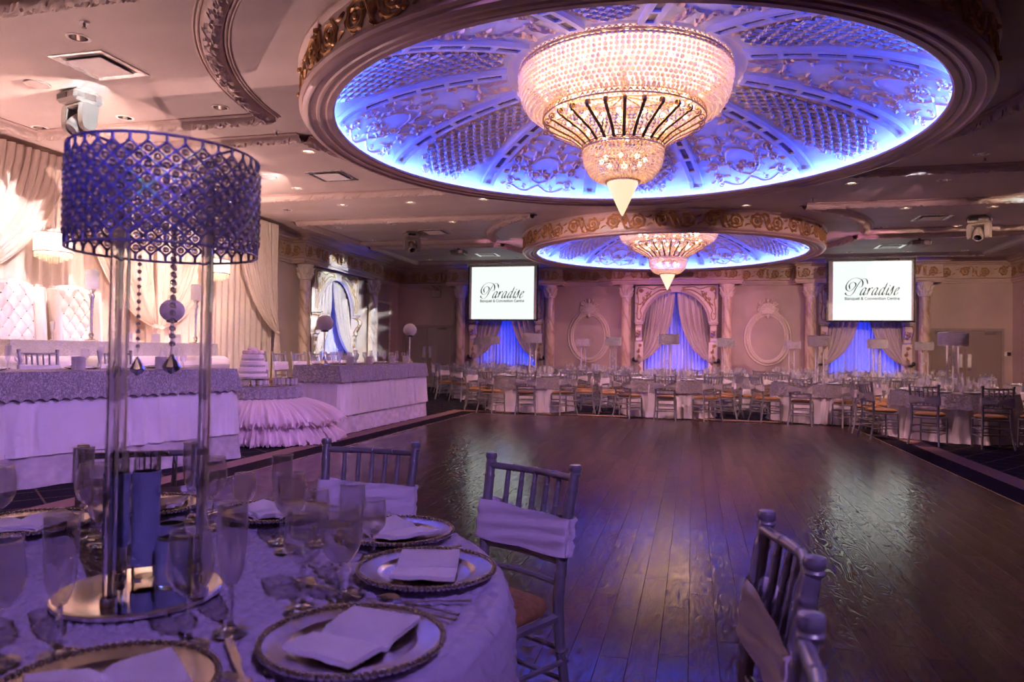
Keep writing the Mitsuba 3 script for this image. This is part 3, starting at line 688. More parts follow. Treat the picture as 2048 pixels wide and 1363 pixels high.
CH.add('bead_curtain', beads(neck, 110, 0.05, 0.015, 1, 3), 'm_bead', kind='stuff', label='bead strings behind the scroll arms')
CH.add('lower_band', filigree(0.485, 3.735, 0.06, 50), 'm_brass')
_sp = spiral((0.915, 4.055), 0.050, 0.012, -1.9, 1.35, 22)[::-1]      # (r, z): the curl at the top of each arm
ap = np.vstack([_sp, smooth_path([_sp[-1], (0.86, 3.985), (0.74, 3.93), (0.62, 3.875), (0.53, 3.81), (0.492, 3.775)], 5)[1:]])
for j in range(28):
    a = 2*PI*(j+0.5)/28; w = 0.017
    L = np.stack([ap[:, 0]*math.cos(a), ap[:, 0]*math.sin(a), ap[:, 1]], 1); off = np.array([-math.sin(a), math.cos(a), 0])*w
    n2 = np.gradient(ap, axis=0); n2 /= np.linalg.norm(n2, axis=1, keepdims=True); nn = np.stack([-n2[:, 1]*math.cos(a), -n2[:, 1]*math.sin(a), n2[:, 0]], 1)*0.004
    P_ = np.stack([L-off-nn, L+off-nn, L+off+nn, L-off+nn, L-off-nn], 1)
    CH.add('scroll_arm', sheet(P_), 'm_goldarm', 30)
mat('m_goldarm', pri((0.30, 0.17, 0.06), 0.3, 0.75))
CH.add('bottom_band', filigree(0.192, 3.355, 0.035, 26), 'm_brass')
cone = ply(lathe([(0.186, 3.352), (0.186, 3.335), (0.0, 2.95)], 40), 'm_lampglass', 30)
v, f = lathe([(0.186, 3.352), (0.186, 3.335), (0.02, 2.975), (0.0, 2.95)], 40)
nrm = np.cross(v[f[:, 1]]-v[f[:, 0]], v[f[:, 2]]-v[f[:, 0]]); cen = v[f].mean(1)
if (nrm[:, :2]*cen[:, :2]).sum() < 0: f = f[:, ::-1]
cone = ply((v, f), 'm_lampglass', 30); cone['emitter'] = {'type': 'area', 'radiance': rgb((0.55, 0.36, 0.21)), 'sampling_weight': 0.5}
CH.add('cone_shade', cone, None, label='glowing frosted glass cone')
CH.add('finial', lathe([(0.0, 2.955), (0.014, 2.95), (0.008, 2.935), (0.0, 2.925)], 12), 'm_brass', True)
bl = []
for R_, z_, n_ in ((1.02, 4.52, 26), (0.72, 4.35, 18), (0.55, 4.05, 12), (0.26, 3.62, 8), (0.80, 4.22, 14)):
    for j in range(n_):
        a = 2*PI*j/n_; bl.append((R_*math.cos(a), R_*math.sin(a), z_))
bulb = ply(scatter(_ICO[1], bl, scale=np.full(len(bl), 0.030)), 'm_lampglass', True); bulb['emitter'] = {'type': 'area', 'radiance': rgb(CHAND), 'sampling_weight': 3.0}
CH.add('bulbs', bulb, None, kind='stuff', label='warm bulbs behind the crystal')
CH.add('frame', cat([rod((0, 0, 4.78), (0, 0, 3.3), 0.02, 8)]+[rod((0, 0, 4.4), (0.95*math.cos(a), 0.95*math.sin(a), 4.14), 0.01, 4) for a in np.linspace(0, 2*PI, 9)[:-1]]), 'm_brass')
CH.put('chandelier', at(*D1), 'big tiered crystal chandelier glowing warm in the near dome', 'chandelier')
CH.put('chandelier', at(*D2), 'far tiered crystal chandelier glowing warm in the dome between the screens', 'chandelier')
# ---------------------------------------------------------------- columns
COL = Proto()
COL.add('base', cat([rbox(0.46, 0.46, 0.16, 0.015, (0, 0, 0.08)), lathe([(0.22, 0.16), (0.235, 0.19), (0.22, 0.22), (0.19, 0.235), (0.185, 0.26), (0.20, 0.275), (0.19, 0.30), (0.165, 0.32)], 28)]), 'm_mould', 40)
COL.add('shaft', lathe([(0.165, 0.31), (0.163, 1.2), (0.158, 2.2), (0.150, 3.18)], 32), 'm_marble', True)
cap_m = [lathe([(0.150, 3.16), (0.175, 3.175), (0.175, 3.195), (0.155, 3.21), (0.16, 3.35), (0.19, 3.48), (0.225, 3.55), (0.225, 3.58), (0.0, 3.58)], 28)]
for k in range(8):
    a = 2*PI*k/8
    for z0, r0, hh, oo in ((3.21, 0.158, 0.14, 0), (3.31, 0.165, 0.18, PI/8)):
        q = bez((r0, z0), (r0+0.02, z0+hh*0.6), (r0+0.03, z0+hh), (r0+0.085, z0+hh*0.86), 6); aa = a+oo
        cap_m.append(tube(np.stack([q[:, 0]*math.cos(aa), q[:, 0]*math.sin(aa), q[:, 1]], 1), [0.03, 0.042, 0.045, 0.04, 0.03, 0.02], 5))
COL.add('capital', cat(cap_m), 'm_relief', 40, label='carved leafy capital')
COL.add('abacus', rbox(0.50, 0.50, 0.05, 0.012, (0, 0, 3.605)), 'm_mould')
cn = ['left of the left screen', 'right of the left screen', 'left of the middle curtained arch', 'right of the middle curtained arch', 'left of the right screen', 'right of the right screen']
for i, c in enumerate(NICHE_B):
    for j, sg in enumerate((-1, 1)):
        COL.put('column', at(c+sg*1.60, YB-0.30), 'round marble column with leafy capital '+cn[i*2+j], 'column', 'marble wall columns')
COL.put('column', at(XL+0.26, 17.30), 'round marble column on the left wall beside the brightly lit arch', 'column', 'marble wall columns')
COL.put('column', at(XL+0.26, 21.55), 'marble column at the far side of the brightly lit arch on the left wall', 'column', 'marble wall columns')
COL.put('column', at(XR-0.26, 21.15), 'marble column on the right side wall near the corner', 'column', 'marble wall columns')

# ---------------------------------------------------------------- niche surrounds and curtains
HW, ZS, AR = 1.335, 2.37, 1.04
arch = np.vstack([[(-AR, 2.0)], arc(0, 2.34, AR, PI, 0, 28), [(AR, 2.0)]])
plate = Polygon([(-HW, ZS), (HW, ZS), (HW, 3.60), (-HW, 3.60)]).difference(Polygon(arch))
def niche_relief():
    r = []
    for sg in (1, -1):
        r.append(stroke(smooth_path([(sg*0.20, 3.50), (sg*0.55, 3.53), (sg*0.75, 3.45), (sg*1.0, 3.52), (sg*1.22, 3.50), (sg*1.25, 3.3), (sg*1.22, 3.05), (sg*1.25, 2.8), (sg*1.25, 2.5), (sg*1.16, 2.46), (sg*1.12, 2.62), (sg*1.16, 2.75), (sg*1.10, 2.88), (sg*0.93, 3.12), (sg*0.72, 3.30), (sg*0.50, 3.42), (sg*0.22, 3.44)], 5), 0.016))
        r.append(volute((sg*1.14, 3.42), 0.075, 0.02, sg, 0.3, 1.4, 5, 16)); r.append(volute((sg*0.92, 3.30), 0.06, 0.017, -sg, 1.0, 1.3, 5, 14)); r.append(volute((sg*1.06, 3.14), 0.055, 0.016, sg, 2.0, 1.3, 4, 14))
        for k in range(10):
            t = k/9; r.append(leaf((sg*(0.78+0.33*t), 3.40-0.42*t), (PI if sg < 0 else 0)-sg*(0.6+0.5*(k % 3)), 0.13, 0.02, 0.5*(-1)**k))
        for k in range(5): r.append(leaf((sg*1.25, 2.6+0.17*k), 1.57+0.5*(-1)**k, 0.1, 0.016, 0.3))
        r.append(volute((sg*0.24, 3.47), 0.045, 0.014, sg, 0, 1.2, 3, 12))
    for k in range(5): r.append(leaf((0, 3.38+0.04*k), 1.57+0.9*(-1)**k, 0.12, 0.02, 0.5*(-1)**k))
    return cat(r)
NI = Proto()
def up(m, y=0.0): return upright(m, y)
NI.add('plate', up(prism(plate, 0, 0.10)), 'm_relief')
NI.add('arch_moulding', cat([up(stroke(arc(0, 2.34, AR+o, PI, 0, 36), h, 0.10)) for o, h in ((0.0, 0.030), (0.055, 0.018))]), 'm_mould', True)
NI.add('keystone', up(prism(Polygon([(-0.15, 3.36), (0.15, 3.36), (0.17, 3.60), (-0.17, 3.60)]), 0.10, 0.13)), 'm_relief')
NI.add('relief', up(mv(niche_relief(), (0, 0, 0.105))), 'm_gold', 40, label='gilt rococo scrollwork')
for sg in (-1, 1):
    x = sg*1.19
    NI.add('impost', cat([rbox(0.32, 0.20, 0.05, 0.01, (x, -0.10, 2.36)), rbox(0.27, 0.16, 0.05, 0.01, (x, -0.08, 2.31))]), 'm_relief')
    q = smooth_path([(-0.06, 2.28), (-0.22, 2.22), (-0.25, 2.10), (-0.18, 1.98), (-0.10, 1.86), (-0.12, 1.76), (-0.05, 1.72)], 6)
    side = Polygon(np.vstack([q, [(0.02, 1.72), (0.02, 2.28)]])).buffer(0)
    b = prism(side, -0.10, 0.10); v = b[0]
    NI.add('corbel', (np.stack([v[:, 2]+x, v[:, 0], v[:, 1]], 1), b[1]), 'm_relief', 30, label='scrolled corbel bracket')
    NI.add('corbel_ornament', cat([up(leaf((x, 1.85+0.05*k), 1.57+0.7*(-1)**k, 0.11, 0.03, 0.3, 0.0), -0.18-0.05*math.sin(k*0.5)) for k in range(7)]+[tube([(x-0.11, y, z) for y, z in q], 0.014, 5), tube([(x+0.11, y, z) for y, z in q], 0.014, 5)]), 'm_gold', 40)
    NI.add('pilaster', slab(x-0.14, x+0.14, -0.05, 0.0, 0.0, 1.74, 0.0), 'm_relief')
    NI.add('pilaster_ornament', cat([up(volute((x+0.03*(-1)**k, 1.58-0.19*k), 0.06, 0.018, (-1)**k, 0.8*k, 1.4, 5, 14), -0.055) for k in range(7)]+[up(leaf((x, 1.5-0.19*k), -1.57, 0.15, 0.03, 0.2), -0.055) for k in range(7)]), 'm_gold', 40)
def swag(sg, n=70, m=44, folds=15, yb=0.10, tie=(1.27, 1.06)):
    """One gathered curtain: hangs from half the arch, is pulled to the tie at the side."""
    t = np.linspace(0, 1, n)[:, None]; u = np.linspace(0, 1, m)[None, :]          # t across (middle..side), u down
    ang = np.interp(t, [0, 1], [PI/2, 0.0]); x0 = 0.015+1.06*np.sin(np.clip(t, 0, 1)*PI/2)**1.0; z0 = np.maximum(2.34+AR*np.sqrt(np.maximum(1-(x0/1.075)**2, 0)), 2.2)+0.02
    tx, tz = tie
    x1, z1 = tx-0.06+0.06*t, tz-0.05+0.10*t
    cx, cz = x0+(tx-x0)*(0.05+0.35*t), z0+(tz-z0)*(0.62+0.1*(1-t))
    c2x, c2z = x0*0.35+tx*0.65-0.10*(1-t), tz+0.22*(1-t)+0.25*t-0.12*(1-t)
    b = lambda a, c, d, e: a*(1-u)**3+3*c*u*(1-u)**2+3*d*u*u*(1-u)+e*u**3
    X, Z = b(x0, cx, c2x, x1), b(z0, cz, c2z, z1)
    amp = 0.045*(1-0.55*u)*(0.4+0.6*np.minimum(u*5, 1)); ph = t*folds*2*PI+1.1*np.sin(3*t+2*u)
    Y = yb-amp*np.sin(ph)-0.03*np.sin(ph*0.5+u*3)-(0.22*u**2)
    X = X+0.015*np.cos(ph)*(1-u)
    return sheet(np.stack([np.broadcast_to(sg*X, Y.shape), Y, np.broadcast_to(Z, Y.shape)], -1))
def tail(sg, tie=(1.27, 1.06), yb=-0.1):
    t = np.linspace(0, 1, 24)[:, None]; u = np.linspace(0, 1, 12)[None, :]
    X = tie[0]-0.03+(t-0.5)*(0.07+0.22*u)+0.02*u; Z = tie[1]-(1.0)*u+0*t; Y = yb-0.03*np.sin(t*5*2*PI)*(0.4+u)+0*u
    return sheet(np.stack([sg*X, Y, Z], -1))
def sheer(w, h, folds, n=160, m=8, y=0.34, amp=0.05, z0=0.0):
    t = np.linspace(0, 1, n)[:, None]; u = np.linspace(0, 1, m)[None, :]
    g = np.random.default_rng(int(w*100)); ph = np.cumsum(g.uniform(0.6, 1.4, n))[:, None]/n*folds*2*PI
    X = (t-0.5)*w+0*u; Y = y+amp*np.sin(ph)*(0.7+0.3*u)+0.02*np.sin(ph*2.3+1)+0*u; Z = z0+h*(1-u)+0*t
    return sheet(np.stack([X, Y, Z], -1))
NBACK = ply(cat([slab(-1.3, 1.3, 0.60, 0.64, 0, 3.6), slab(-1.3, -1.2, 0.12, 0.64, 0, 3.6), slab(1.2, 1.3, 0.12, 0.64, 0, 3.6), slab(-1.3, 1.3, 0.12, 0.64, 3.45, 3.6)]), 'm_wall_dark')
NP = Proto()
SW = {s: ply(swag(s), 'm_swag', True) for s in (-1, 1)}; TA = {s: ply(tail(s), 'm_swag', True) for s in (-1, 1)}
SH = ply(sheer(2.38, 3.45, 20), 'm_sheer', True)
TB = {s: ply(cat([ball((s*1.27, -0.13, 1.06), (0.07, 0.05, 0.035), 1), ball((s*1.36, -0.1, 1.12), (0.05, 0.05, 0.07), 1), rod((s*1.36, 0, 1.14), (s*1.36, -0.1, 1.12), 0.012)]), 'm_black', True) for s in (-1, 1)}
def niche(M, where, lit, arch_label, wall='wall_back'):
    NI.put('niche_surround', M, arch_label, 'arch')
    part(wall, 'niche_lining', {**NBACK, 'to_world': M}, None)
    k = thing('sheer_curtain', 'blue-lit white sheer curtain hanging in the '+where, 'curtain'); scene[k] = {**SH, 'to_world': M}
    for s, w in ((-1, 'left'), (1, 'right')):
        k = thing('swag_curtain', f'pink-beige curtain tied to the {w} side of the {where}', 'curtain', 'tied satin curtains')
        for nm, d in (('drape', SW), ('tail', TA), ('tieback', TB)): part(k, nm, {**d[s], 'to_world': M}, None, label='dark tieback hook' if nm == 'tieback' else None)
    # blue uplights on the niche floor, between curtain and sheer
    for i, x in enumerate((-0.75, 0.0, 0.75)):
        pos, tg = np.array((M @ mi.ScalarPoint3f(x, -0.12, 0.16))), np.array((M @ mi.ScalarPoint3f(x*0.8, 0.42, 2.3)))
        spot(f'niche_{len(scene)}', [float(a) for a in pos], [float(a) for a in tg], np.array((0.12, 0.55, 9.5))*lit, 32, 14)
        PL.put('par_light', M @ T().translate([x, -0.16, 0.0]), f'{("left", "middle", "right")[i]} black floor uplight of the {where}', 'uplight', 'blue curtain uplights')
PL = Proto()
PL.add('can', lathe([(0.0, 0.02), (0.055, 0.02), (0.06, 0.03), (0.06, 0.13), (0.052, 0.135), (0.05, 0.12), (0.0, 0.12)], 16), 'm_black', 40)
PL.add('yoke', cat([slab(-0.075, -0.068, -0.02, 0.02, 0.0, 0.10), slab(0.068, 0.075, -0.02, 0.02, 0.0, 0.10), slab(-0.075, 0.075, -0.03, 0.03, 0.0, 0.006)]), 'm_black')
for c, w, l in zip(NICHE_B, ('arch under the left screen', 'middle arch of the back wall', 'arch under the right screen'), (1.7, 1.0, 1.7)):
    niche(at(c, YB-0.02), w, l, 'carved arch surround, '+w)
niche(at(XL+0.02, NICHE_L, 0, 90), 'arch on the left wall', 0.5, 'carved arch surround on the left wall, lit by a white star pattern', 'wall_left')
niche(at(XR-0.02, NICHE_R, 0, -90), 'arch on the right wall', 0.6, 'carved arch surround on the right wall at the edge of the picture', 'wall_right')

# ---------------------------------------------------------------- oval frames with a shell
OV = Proto()
def ell(a, b, n=64): t = np.linspace(0, 2*PI, n); return np.stack([a*np.cos(t), 1.87+b*np.sin(t)], 1)
OV.add('panel', up(prism(Polygon(ell(0.56, 0.74)), 0.0, 0.012)), 'm_wall')
def etube(a, b, r): q = ell(a, b, 73); return up(stroke(q, r, 0.02, 8))
OV.add('frame', cat([etube(0.54, 0.73, 0.028), etube(0.615, 0.79, 0.05), etube(0.70, 0.865, 0.030)]), 'm_relief', True)
t = np.linspace(0, 2*PI, 49)[:-1]; ms = []
for i, a in enumerate(t): ms.append(up(mv(ball((0, 0, 0), (0.055, 0.022, 0.024), 0), (0.615*math.cos(a), 1.87+0.79*math.sin(a), 0.065), rz=a+PI/2+0.5)))
OV.add('carved_beads', cat(ms), 'm_relief', True, kind='stuff')
ms = [leaf((0.02*math.cos(a), 2.78+0.02*math.sin(a)), a, 0.22, 0.042, 0.0) for a in np.linspace(0.1, PI-0.1, 9)]
for sg in (1, -1):
    ms += [volute((sg*0.26, 2.78), 0.09, 0.03, sg, 2.0, 1.4, 5, 16), volute((sg*0.22, 2.98), 0.08, 0.026, -sg, 0.0, 1.3, 5, 14), volute((sg*0.30, 2.60), 0.07, 0.026, sg, 1.0, 1.3, 4, 14), leaf((sg*0.1, 3.02), 1.57-sg*0.6, 0.14, 0.03, sg*0.5), leaf((sg*0.34, 2.62), -1.2 if sg > 0 else PI+1.2, 0.22, 0.035, -0.3*sg)]
ms += [volute((0.0, 2.66), 0.06, 0.03, 1, 0, 1.2, 5, 12), ball((0, 2.58, 0.02), (0.05, 0.09, 0.04), 1), ball((0, 2.8, 0.0), (0.23, 0.2, 0.03), 1), leaf((0, 3.02), 1.3, 0.13, 0.03, 0.4), leaf((0, 3.02), 1.84, 0.13, 0.03, -0.4)]
OV.add('shell_crest', up(mv(cat(ms), (0, 0, 0.05))), 'm_relief', 40, label='carved shell crest')
OV.put('oval_wall_frame', at(-3.43, YB-0.005), 'carved oval plaster frame with shell crest, between left screen and middle arch', 'wall ornament', 'oval plaster wall frames')
OV.put('oval_wall_frame', at(2.32, YB-0.005), 'carved oval plaster frame with shell crest, between middle arch and right screen', 'wall ornament', 'oval plaster wall frames')

# ---------------------------------------------------------------- wall panels with ribbed frames on the side walls
def wall_frame(M, w, z0, z1, label):
    k = thing('wall_panel_frame', label, 'wall frame')
    hw = w/2
    part(k, 'panel', {**ply(up(prism(sbox(-hw, z0, hw, z1), 0, 0.012)), 'm_wall_dark'), 'to_world': M}, None)
    rope = []
    for a, b in (((-hw, z0), (-hw, z1)), ((hw, z0), (hw, z1)), ((-hw, z1), (hw, z1))):
        n = int(math.dist(a, b)/0.025); t = np.linspace(0, 1, n); r = 0.042+0.012*np.sin(t*n*0.9)
        rope.append(tube(np.stack([a[0]+(b[0]-a[0])*t, np.full(n, -0.03), a[1]+(b[1]-a[1])*t], 1), r, 8))
    part(k, 'frame', {**ply(cat(rope), 'm_relief', True), 'to_world': M}, None)
    part(k, 'corner_block', {**ply(rbox(0.16, 0.07, 0.16, 0.015, (-hw, -0.035, z1)), 'm_relief'), 'to_world': M}, None)
    part(k, 'corner_block', {**ply(rbox(0.16, 0.07, 0.16, 0.015, (hw, -0.035, z1)), 'm_relief'), 'to_world': M}, None)
wall_frame(at(XL, 15.35, 0, 90), 1.25, 0.25, 3.0, 'tall ribbed wall frame between the white drape and the first marble column')
wall_frame(at(XL, 22.75, 0, 90), 1.3, 0.25, 2.95, 'tall ribbed wall frame in the left corner of the room')
wall_frame(at(XR, 22.6, 0, -90), 1.2, 0.25, 2.95, 'ribbed wall frame on the right side wall')

# ---------------------------------------------------------------- doors
def double_door(name, x0, x1, label_w):
    z = 2.15; y = YB
    k = struct(name, cat([slab(x0-0.07, x0, y-0.05, y, 0, z+0.07), slab(x1, x1+0.07, y-0.05, y, 0, z+0.07), slab(x0-0.07, x1+0.07, y-0.05, y, z, z+0.07)]), 'm_wall_dark', label=label_w)
    xm = (x0+x1)/2
    for a, b, sg in ((x0, xm-0.004, 1), (xm+0.004, x1, -1)):
        lf = part(k, 'leaf', up(mv(slab(a, b, 0.01, z-0.005, 0, 0.025, 0.004), (0, 0, 0)), y-0.0), 'm_door')
        xs = xm-0.12*sg
        part(lf, 'push_plate', slab(xs-0.05, xs+0.05, y-0.030, y-0.025, 1.05, 1.45), 'm_steel')
        part(lf, 'handle', cat([lathe([(0.0, 0), (0.03, 0.0), (0.03, 0.01), (0.0, 0.012)], 12)]) if False else rbox(0.10, 0.05, 0.03, 0.008, (xs, y-0.05, 1.0)), 'm_fixture_dark')
        part(lf, 'closer', cat([rbox(0.30, 0.05, 0.06, 0.01, (a+0.3 if sg > 0 else b-0.3, y-0.05, z-0.07)), rod((a+0.3 if sg > 0 else b-0.3, y-0.08, z-0.04), (a+0.12 if sg > 0 else b-0.12, y-0.14, z-0.02), 0.010)]), 'm_fixture_dark')
double_door('door_1', -10.12, -8.42, 'dark double door in the left corner of the back wall')
double_door('door_2', 6.98, 8.90, 'brown double door at the right end of the back wall')
k = thing('emergency_light', 'white twin-head emergency light above the dark double door in the left corner', 'emergency light')
part(k, 'box', rbox(0.34, 0.10, 0.26, 0.02, (-8.95, YB-0.05, 3.36)), 'm_grille')
for s in (-1, 1): part(k, 'lamp_head', mv(lathe([(0.0, 0.0), (0.07, 0.0), (0.06, 0.07), (0.03, 0.10), (0.0, 0.10)], 14), (-8.95+s*0.12, YB-0.07, 3.56), rx=PI/2), 'm_grille', 40)
k = thing('thermostat', 'small thermostat with dark display on the wall right of the brown double door', 'thermostat')
part(k, 'plate', rbox(0.16, 0.02, 0.13, 0.006, (9.06, YB-0.01, 1.47)), 'm_white'); part(k, 'display', rbox(0.10, 0.03, 0.11, 0.006, (9.10, YB-0.03, 1.47)), 'm_black')

# ---------------------------------------------------------------- projection screens with lettering
scr = ply(slab(-0.5, 0.5, -0.5, 0.5, 0, 0), 'm_white')
def pen(pts, wmax, wmin, n=7, slant=0.55):
    """A calligraphic stroke: wide where the pen runs down along the slant, hairline elsewhere."""
    c = smooth_path(pts, n); d = np.gradient(c, axis=0); d /= np.linalg.norm(d, axis=1, keepdims=True)+1e-9
    a = np.arctan2(d[:, 1], d[:, 0]); w = wmin+(wmax-wmin)*np.abs(np.sin(a-slant*0.35))**3
    e = np.minimum(np.arange(len(c)), np.arange(len(c))[::-1])/4.0; w = w*np.clip(0.35+e, 0, 1)
    nrm = np.stack([-d[:, 1], d[:, 0]], 1)*w[:, None]/2
    return sheet(np.stack([np.column_stack([c+nrm, np.zeros(len(c))]), np.column_stack([c-nrm, np.zeros(len(c))])], 1))
def script_word():
    """The large word of the screens in a copperplate hand; x-height 1, capitals about 2.3, slanted to the right."""
    W, H = 0.17, 0.035; out = []
    def raw(*strokes):
        for q in strokes: out.append(pen(np.array(q), W, H))
    def g(x, *strokes):
        for q in strokes: out.append(pen(np.array([(x+0.60*a+0.36*b, b) for a, b in q]), W*1.05, H))
    raw([(1.86, 2.0), (1.29, 1.07), (0.93, 0.36), (0.5, -0.04), (0.07, 0.07), (-0.04, 0.30), (0.08, 0.40)],
        [(0.5, 0.79), (0.43, 1.36), (0.86, 1.75), (1.21, 1.5), (1.07, 1.07), (0.5, 0.54), (0.07, 0.79), (0.07, 1.36), (0.5, 2.0), (1.21, 2.29), (1.86, 2.07), (2.07, 1.64), (1.93, 1.14), (1.5, 1.07)],
        [(1.86, 2.0), (2.21, 2.18), (2.55, 2.0), (2.66, 1.46)])
    def a_(x): g(x, [(0.80, 0.85), (0.5, 1.0), (0.15, 0.75), (0.05, 0.3), (0.2, 0.02), (0.5, 0.15), (0.78, 0.6), (0.86, 0.98)], [(0.86, 0.98), (0.74, 0.4), (0.8, 0.05), (1.0, 0.08), (1.25, 0.35)])
    a_(1.66)
    g(2.42, [(0.0, 0.55), (0.2, 0.98), (0.22, 0.6), (0.16, 0.0)], [(0.20, 0.4), (0.42, 0.85), (0.66, 1.0), (0.80, 0.88)])
    a_(3.06); a_(3.90); g(3.90, [(0.92, 1.65), (0.84, 1.0), (0.74, 0.4)])
    g(4.72, [(0.05, 0.45), (0.2, 0.98), (0.14, 0.4), (0.22, 0.05), (0.42, 0.1), (0.62, 0.35)], [(0.24, 1.16), (0.28, 1.26), (0.22, 1.28)])
    g(5.16, [(0.0, 0.4), (0.30, 1.18), (0.38, 0.7), (0.42, 0.25), (0.2, 0.0), (-0.1, 0.12), (-0.08, 0.28)])
    g(5.68, [(0.05, 0.4), (0.4, 0.55), (0.66, 0.82), (0.52, 1.0), (0.25, 0.85), (0.1, 0.4), (0.25, 0.03), (0.55, 0.08), (0.9, 0.4)])
    return cat(out)
PAR = script_word(); lo, hi = PAR[0].min(0), PAR[0].max(0)
sm = meshkit.text_mesh('Banquet & Convention Centre', 0.1, 0.002, True); SUB = (np.array(sm.vertices), np.array(sm.faces)); sl, sh = SUB[0].min(0), SUB[0].max(0)
mat('m_print', pri((0.035, 0.10, 0.13), 0.9, specular=0.05)); mat('m_print2', pri((0.12, 0.18, 0.20), 0.9, specular=0.05))
def screen(x0, x1, z0, z1, y, margins, tx, label, ink):
    k = thing('projection_screen', label, 'projection screen'); w = 0.05
    part(k, 'border', cat([slab(x0, x0+w, y, y+0.02, z0, z1), slab(x1-w, x1, y, y+0.02, z0, z1), slab(x0, x1, y, y+0.02, z1-w, z1), slab(x0, x1, y, y+0.02, z0, z0+w*0.7)]), 'm_black', label='black screen border')
    part(k, 'housing', rbox(x1-x0+0.1, 0.12, 0.12, 0.01, ((x0+x1)/2, y+0.06, ZC-0.06)), 'm_white')
    part(k, 'weight_bar', rod((x0, y+0.01, z0), (x1, y+0.01, z0), 0.018, 8), 'm_black')
    part(k, 'fabric', slab(x0+w, x1-w, y+0.012, y+0.018, z0+0.03, z1-w), 'm_screenfabric', label='pale unlit screen cloth')
    a, b = x0+w+margins[0], x1-w-margins[1]
    e = ply((np.array([[a, y+0.010, z0+0.03], [b, y+0.010, z0+0.03], [b, y+0.010, z1-w], [a, y+0.010, z1-w]]), np.array([[0, 1, 2], [0, 2, 3]])), 'm_black')
    e['emitter'] = {'type': 'area', 'radiance': rgb(SCREEN), 'sampling_weight': 1.0}
    part(k, 'picture', e, None, label='glowing white projected picture')
    X0, X1, ZP, ZT, ZB, ZBT = tx
    s = (X1-X0)/(hi[0]-lo[0]); v = PAR[0]; sz = (ZT-ZP)/(hi[1]-lo[1])
    part(k, 'lettering', (np.stack([X0+(v[:, 0]-lo[0])*s, np.full(len(v), y+0.006), ZP+(v[:, 1]-lo[1])*sz], 1), PAR[1]), ink[0], label='large dark teal script lettering')
    v = SUB[0]; s = (X1-X0)/(sh[0]-sl[0]); sz = (ZBT-ZB)/(sh[1]-sl[1])
    part(k, 'small_lettering', (np.stack([X0+(v[:, 0]-sl[0])*s, y+0.008-v[:, 2], ZB+(v[:, 1]-sl[1])*sz], 1), SUB[1]), ink[1], label='small line of lettering')
mat('m_screenfabric', pri((0.78, 0.84, 0.90), 0.8))

YS = 23.4
screen(-7.53, -5.06, 2.375, 4.262, YS, (0.075, 0.095), (-7.09, -5.54, 3.11, 3.665, 2.965, 3.085), 'projection screen with dark teal script lettering, left of the far dome', ('m_print', 'm_print2'))
screen(3.945, 6.39, 2.385, 4.275, YS, (0.125, 0.055), (4.455, 5.965, 3.155, 3.705, 3.01, 3.12), 'projection screen with greyish script lettering, right of the far dome', ('m_printr', 'm_print2'))
mat('m_printr', pri((0.13, 0.20, 0.23), 0.9, specular=0.05))

# ---------------------------------------------------------------- projectors and moving-head lights under the ceiling
PJ = Proto()
PJ.add('ceiling_mount', cat([rod((0, 0, 0), (0, 0, -0.06), 0.03, 10), rbox(0.2, 0.2, 0.012, 0.003, (0, 0, -0.065))]), 'm_black')
PJ.add('body', rbox(0.46, 0.36, 0.125, 0.025, (0, 0, -0.135)), 'm_fixture')
PJ.add('vent', cat([slab(-0.2, -0.02, -0.185, -0.179, -0.16+0.02*k, -0.15+0.02*k) for k in range(4)]+[slab(-0.2, -0.02, 0.179, 0.185, -0.16+0.02*k, -0.15+0.02*k) for k in range(4)]), 'm_black')
PJ.add('lens_barrel', mv(lathe([(0.0, 0.02), (0.045, 0.02), (0.05, 0.05), (0.055, 0.05), (0.055, 0.0)], 20), (0.12, 0.175, -0.135), rx=-PI/2), 'm_black', 40)
PJ.add('front_panel', slab(0.06, 0.18, -0.186, -0.18, -0.18, -0.09), 'm_steel')
PJ.put('projector', at(-6.68, 19.78, ZC), 'grey video projector under the ceiling in front of the left screen', 'projector')
PJ.put('projector', at(5.48, 19.78, ZC), 'grey video projector under the ceiling in front of the right screen', 'projector')
MH = Proto()
MH.add('base', cat([rbox(0.40, 0.36, 0.13, 0.035, (0, 0, -0.085)), rbox(0.30, 0.26, 0.03, 0.01, (0, 0, -0.012))]), 'm_fixture')
MH.add('control_panel', cat([slab(-0.14, 0.04, -0.187, -0.18, -0.115, -0.06), slab(0.194, 0.203, -0.06, 0.07, -0.12, -0.05), slab(-0.05, 0.10, 0.18, 0.186, -0.11, -0.06)]), 'm_black')
for sg in (-1, 1):
    a = Polygon(smooth_path([(-0.085, -0.17), (0.085, -0.17), (0.095, -0.30), (0.075, -0.44), (0.0, -0.48), (-0.075, -0.44), (-0.095, -0.30), (-0.085, -0.17)], 4)).buffer(0)
    b = prism(a, -0.045, 0.045); v = b[0]
    MH.add('yoke_arm', (np.stack([v[:, 2]+sg*0.165, v[:, 0], v[:, 1]], 1), b[1]), 'm_fixture', 30)
MH.add('yoke_bridge', rbox(0.38, 0.17, 0.05, 0.015, (0, 0, -0.175)), 'm_fixture')
hp = lathe([(0.0, -0.17), (0.07, -0.165), (0.105, -0.12), (0.115, 0.0), (0.105, 0.11), (0.085, 0.135), (0.078, 0.135), (0.07, 0.12), (0.0, 0.12)], 20)
MH.add('head', mv(hp, (0, 0, -0.385), rx=2.35), 'm_fixture', 30)
MH.add('lens', mv(lathe([(0.0, 0.130), (0.05, 0.126), (0.068, 0.121)], 20), (0, 0, -0.385), rx=2.35), 'm_lens', True)
MH.add('head_vents', mv(cat([slab(-0.05, 0.05, -0.124, -0.112, -0.08+0.03*k, -0.07+0.03*k) for k in range(4)]), (0, 0, -0.385), rx=2.35), 'm_fixture_dark')
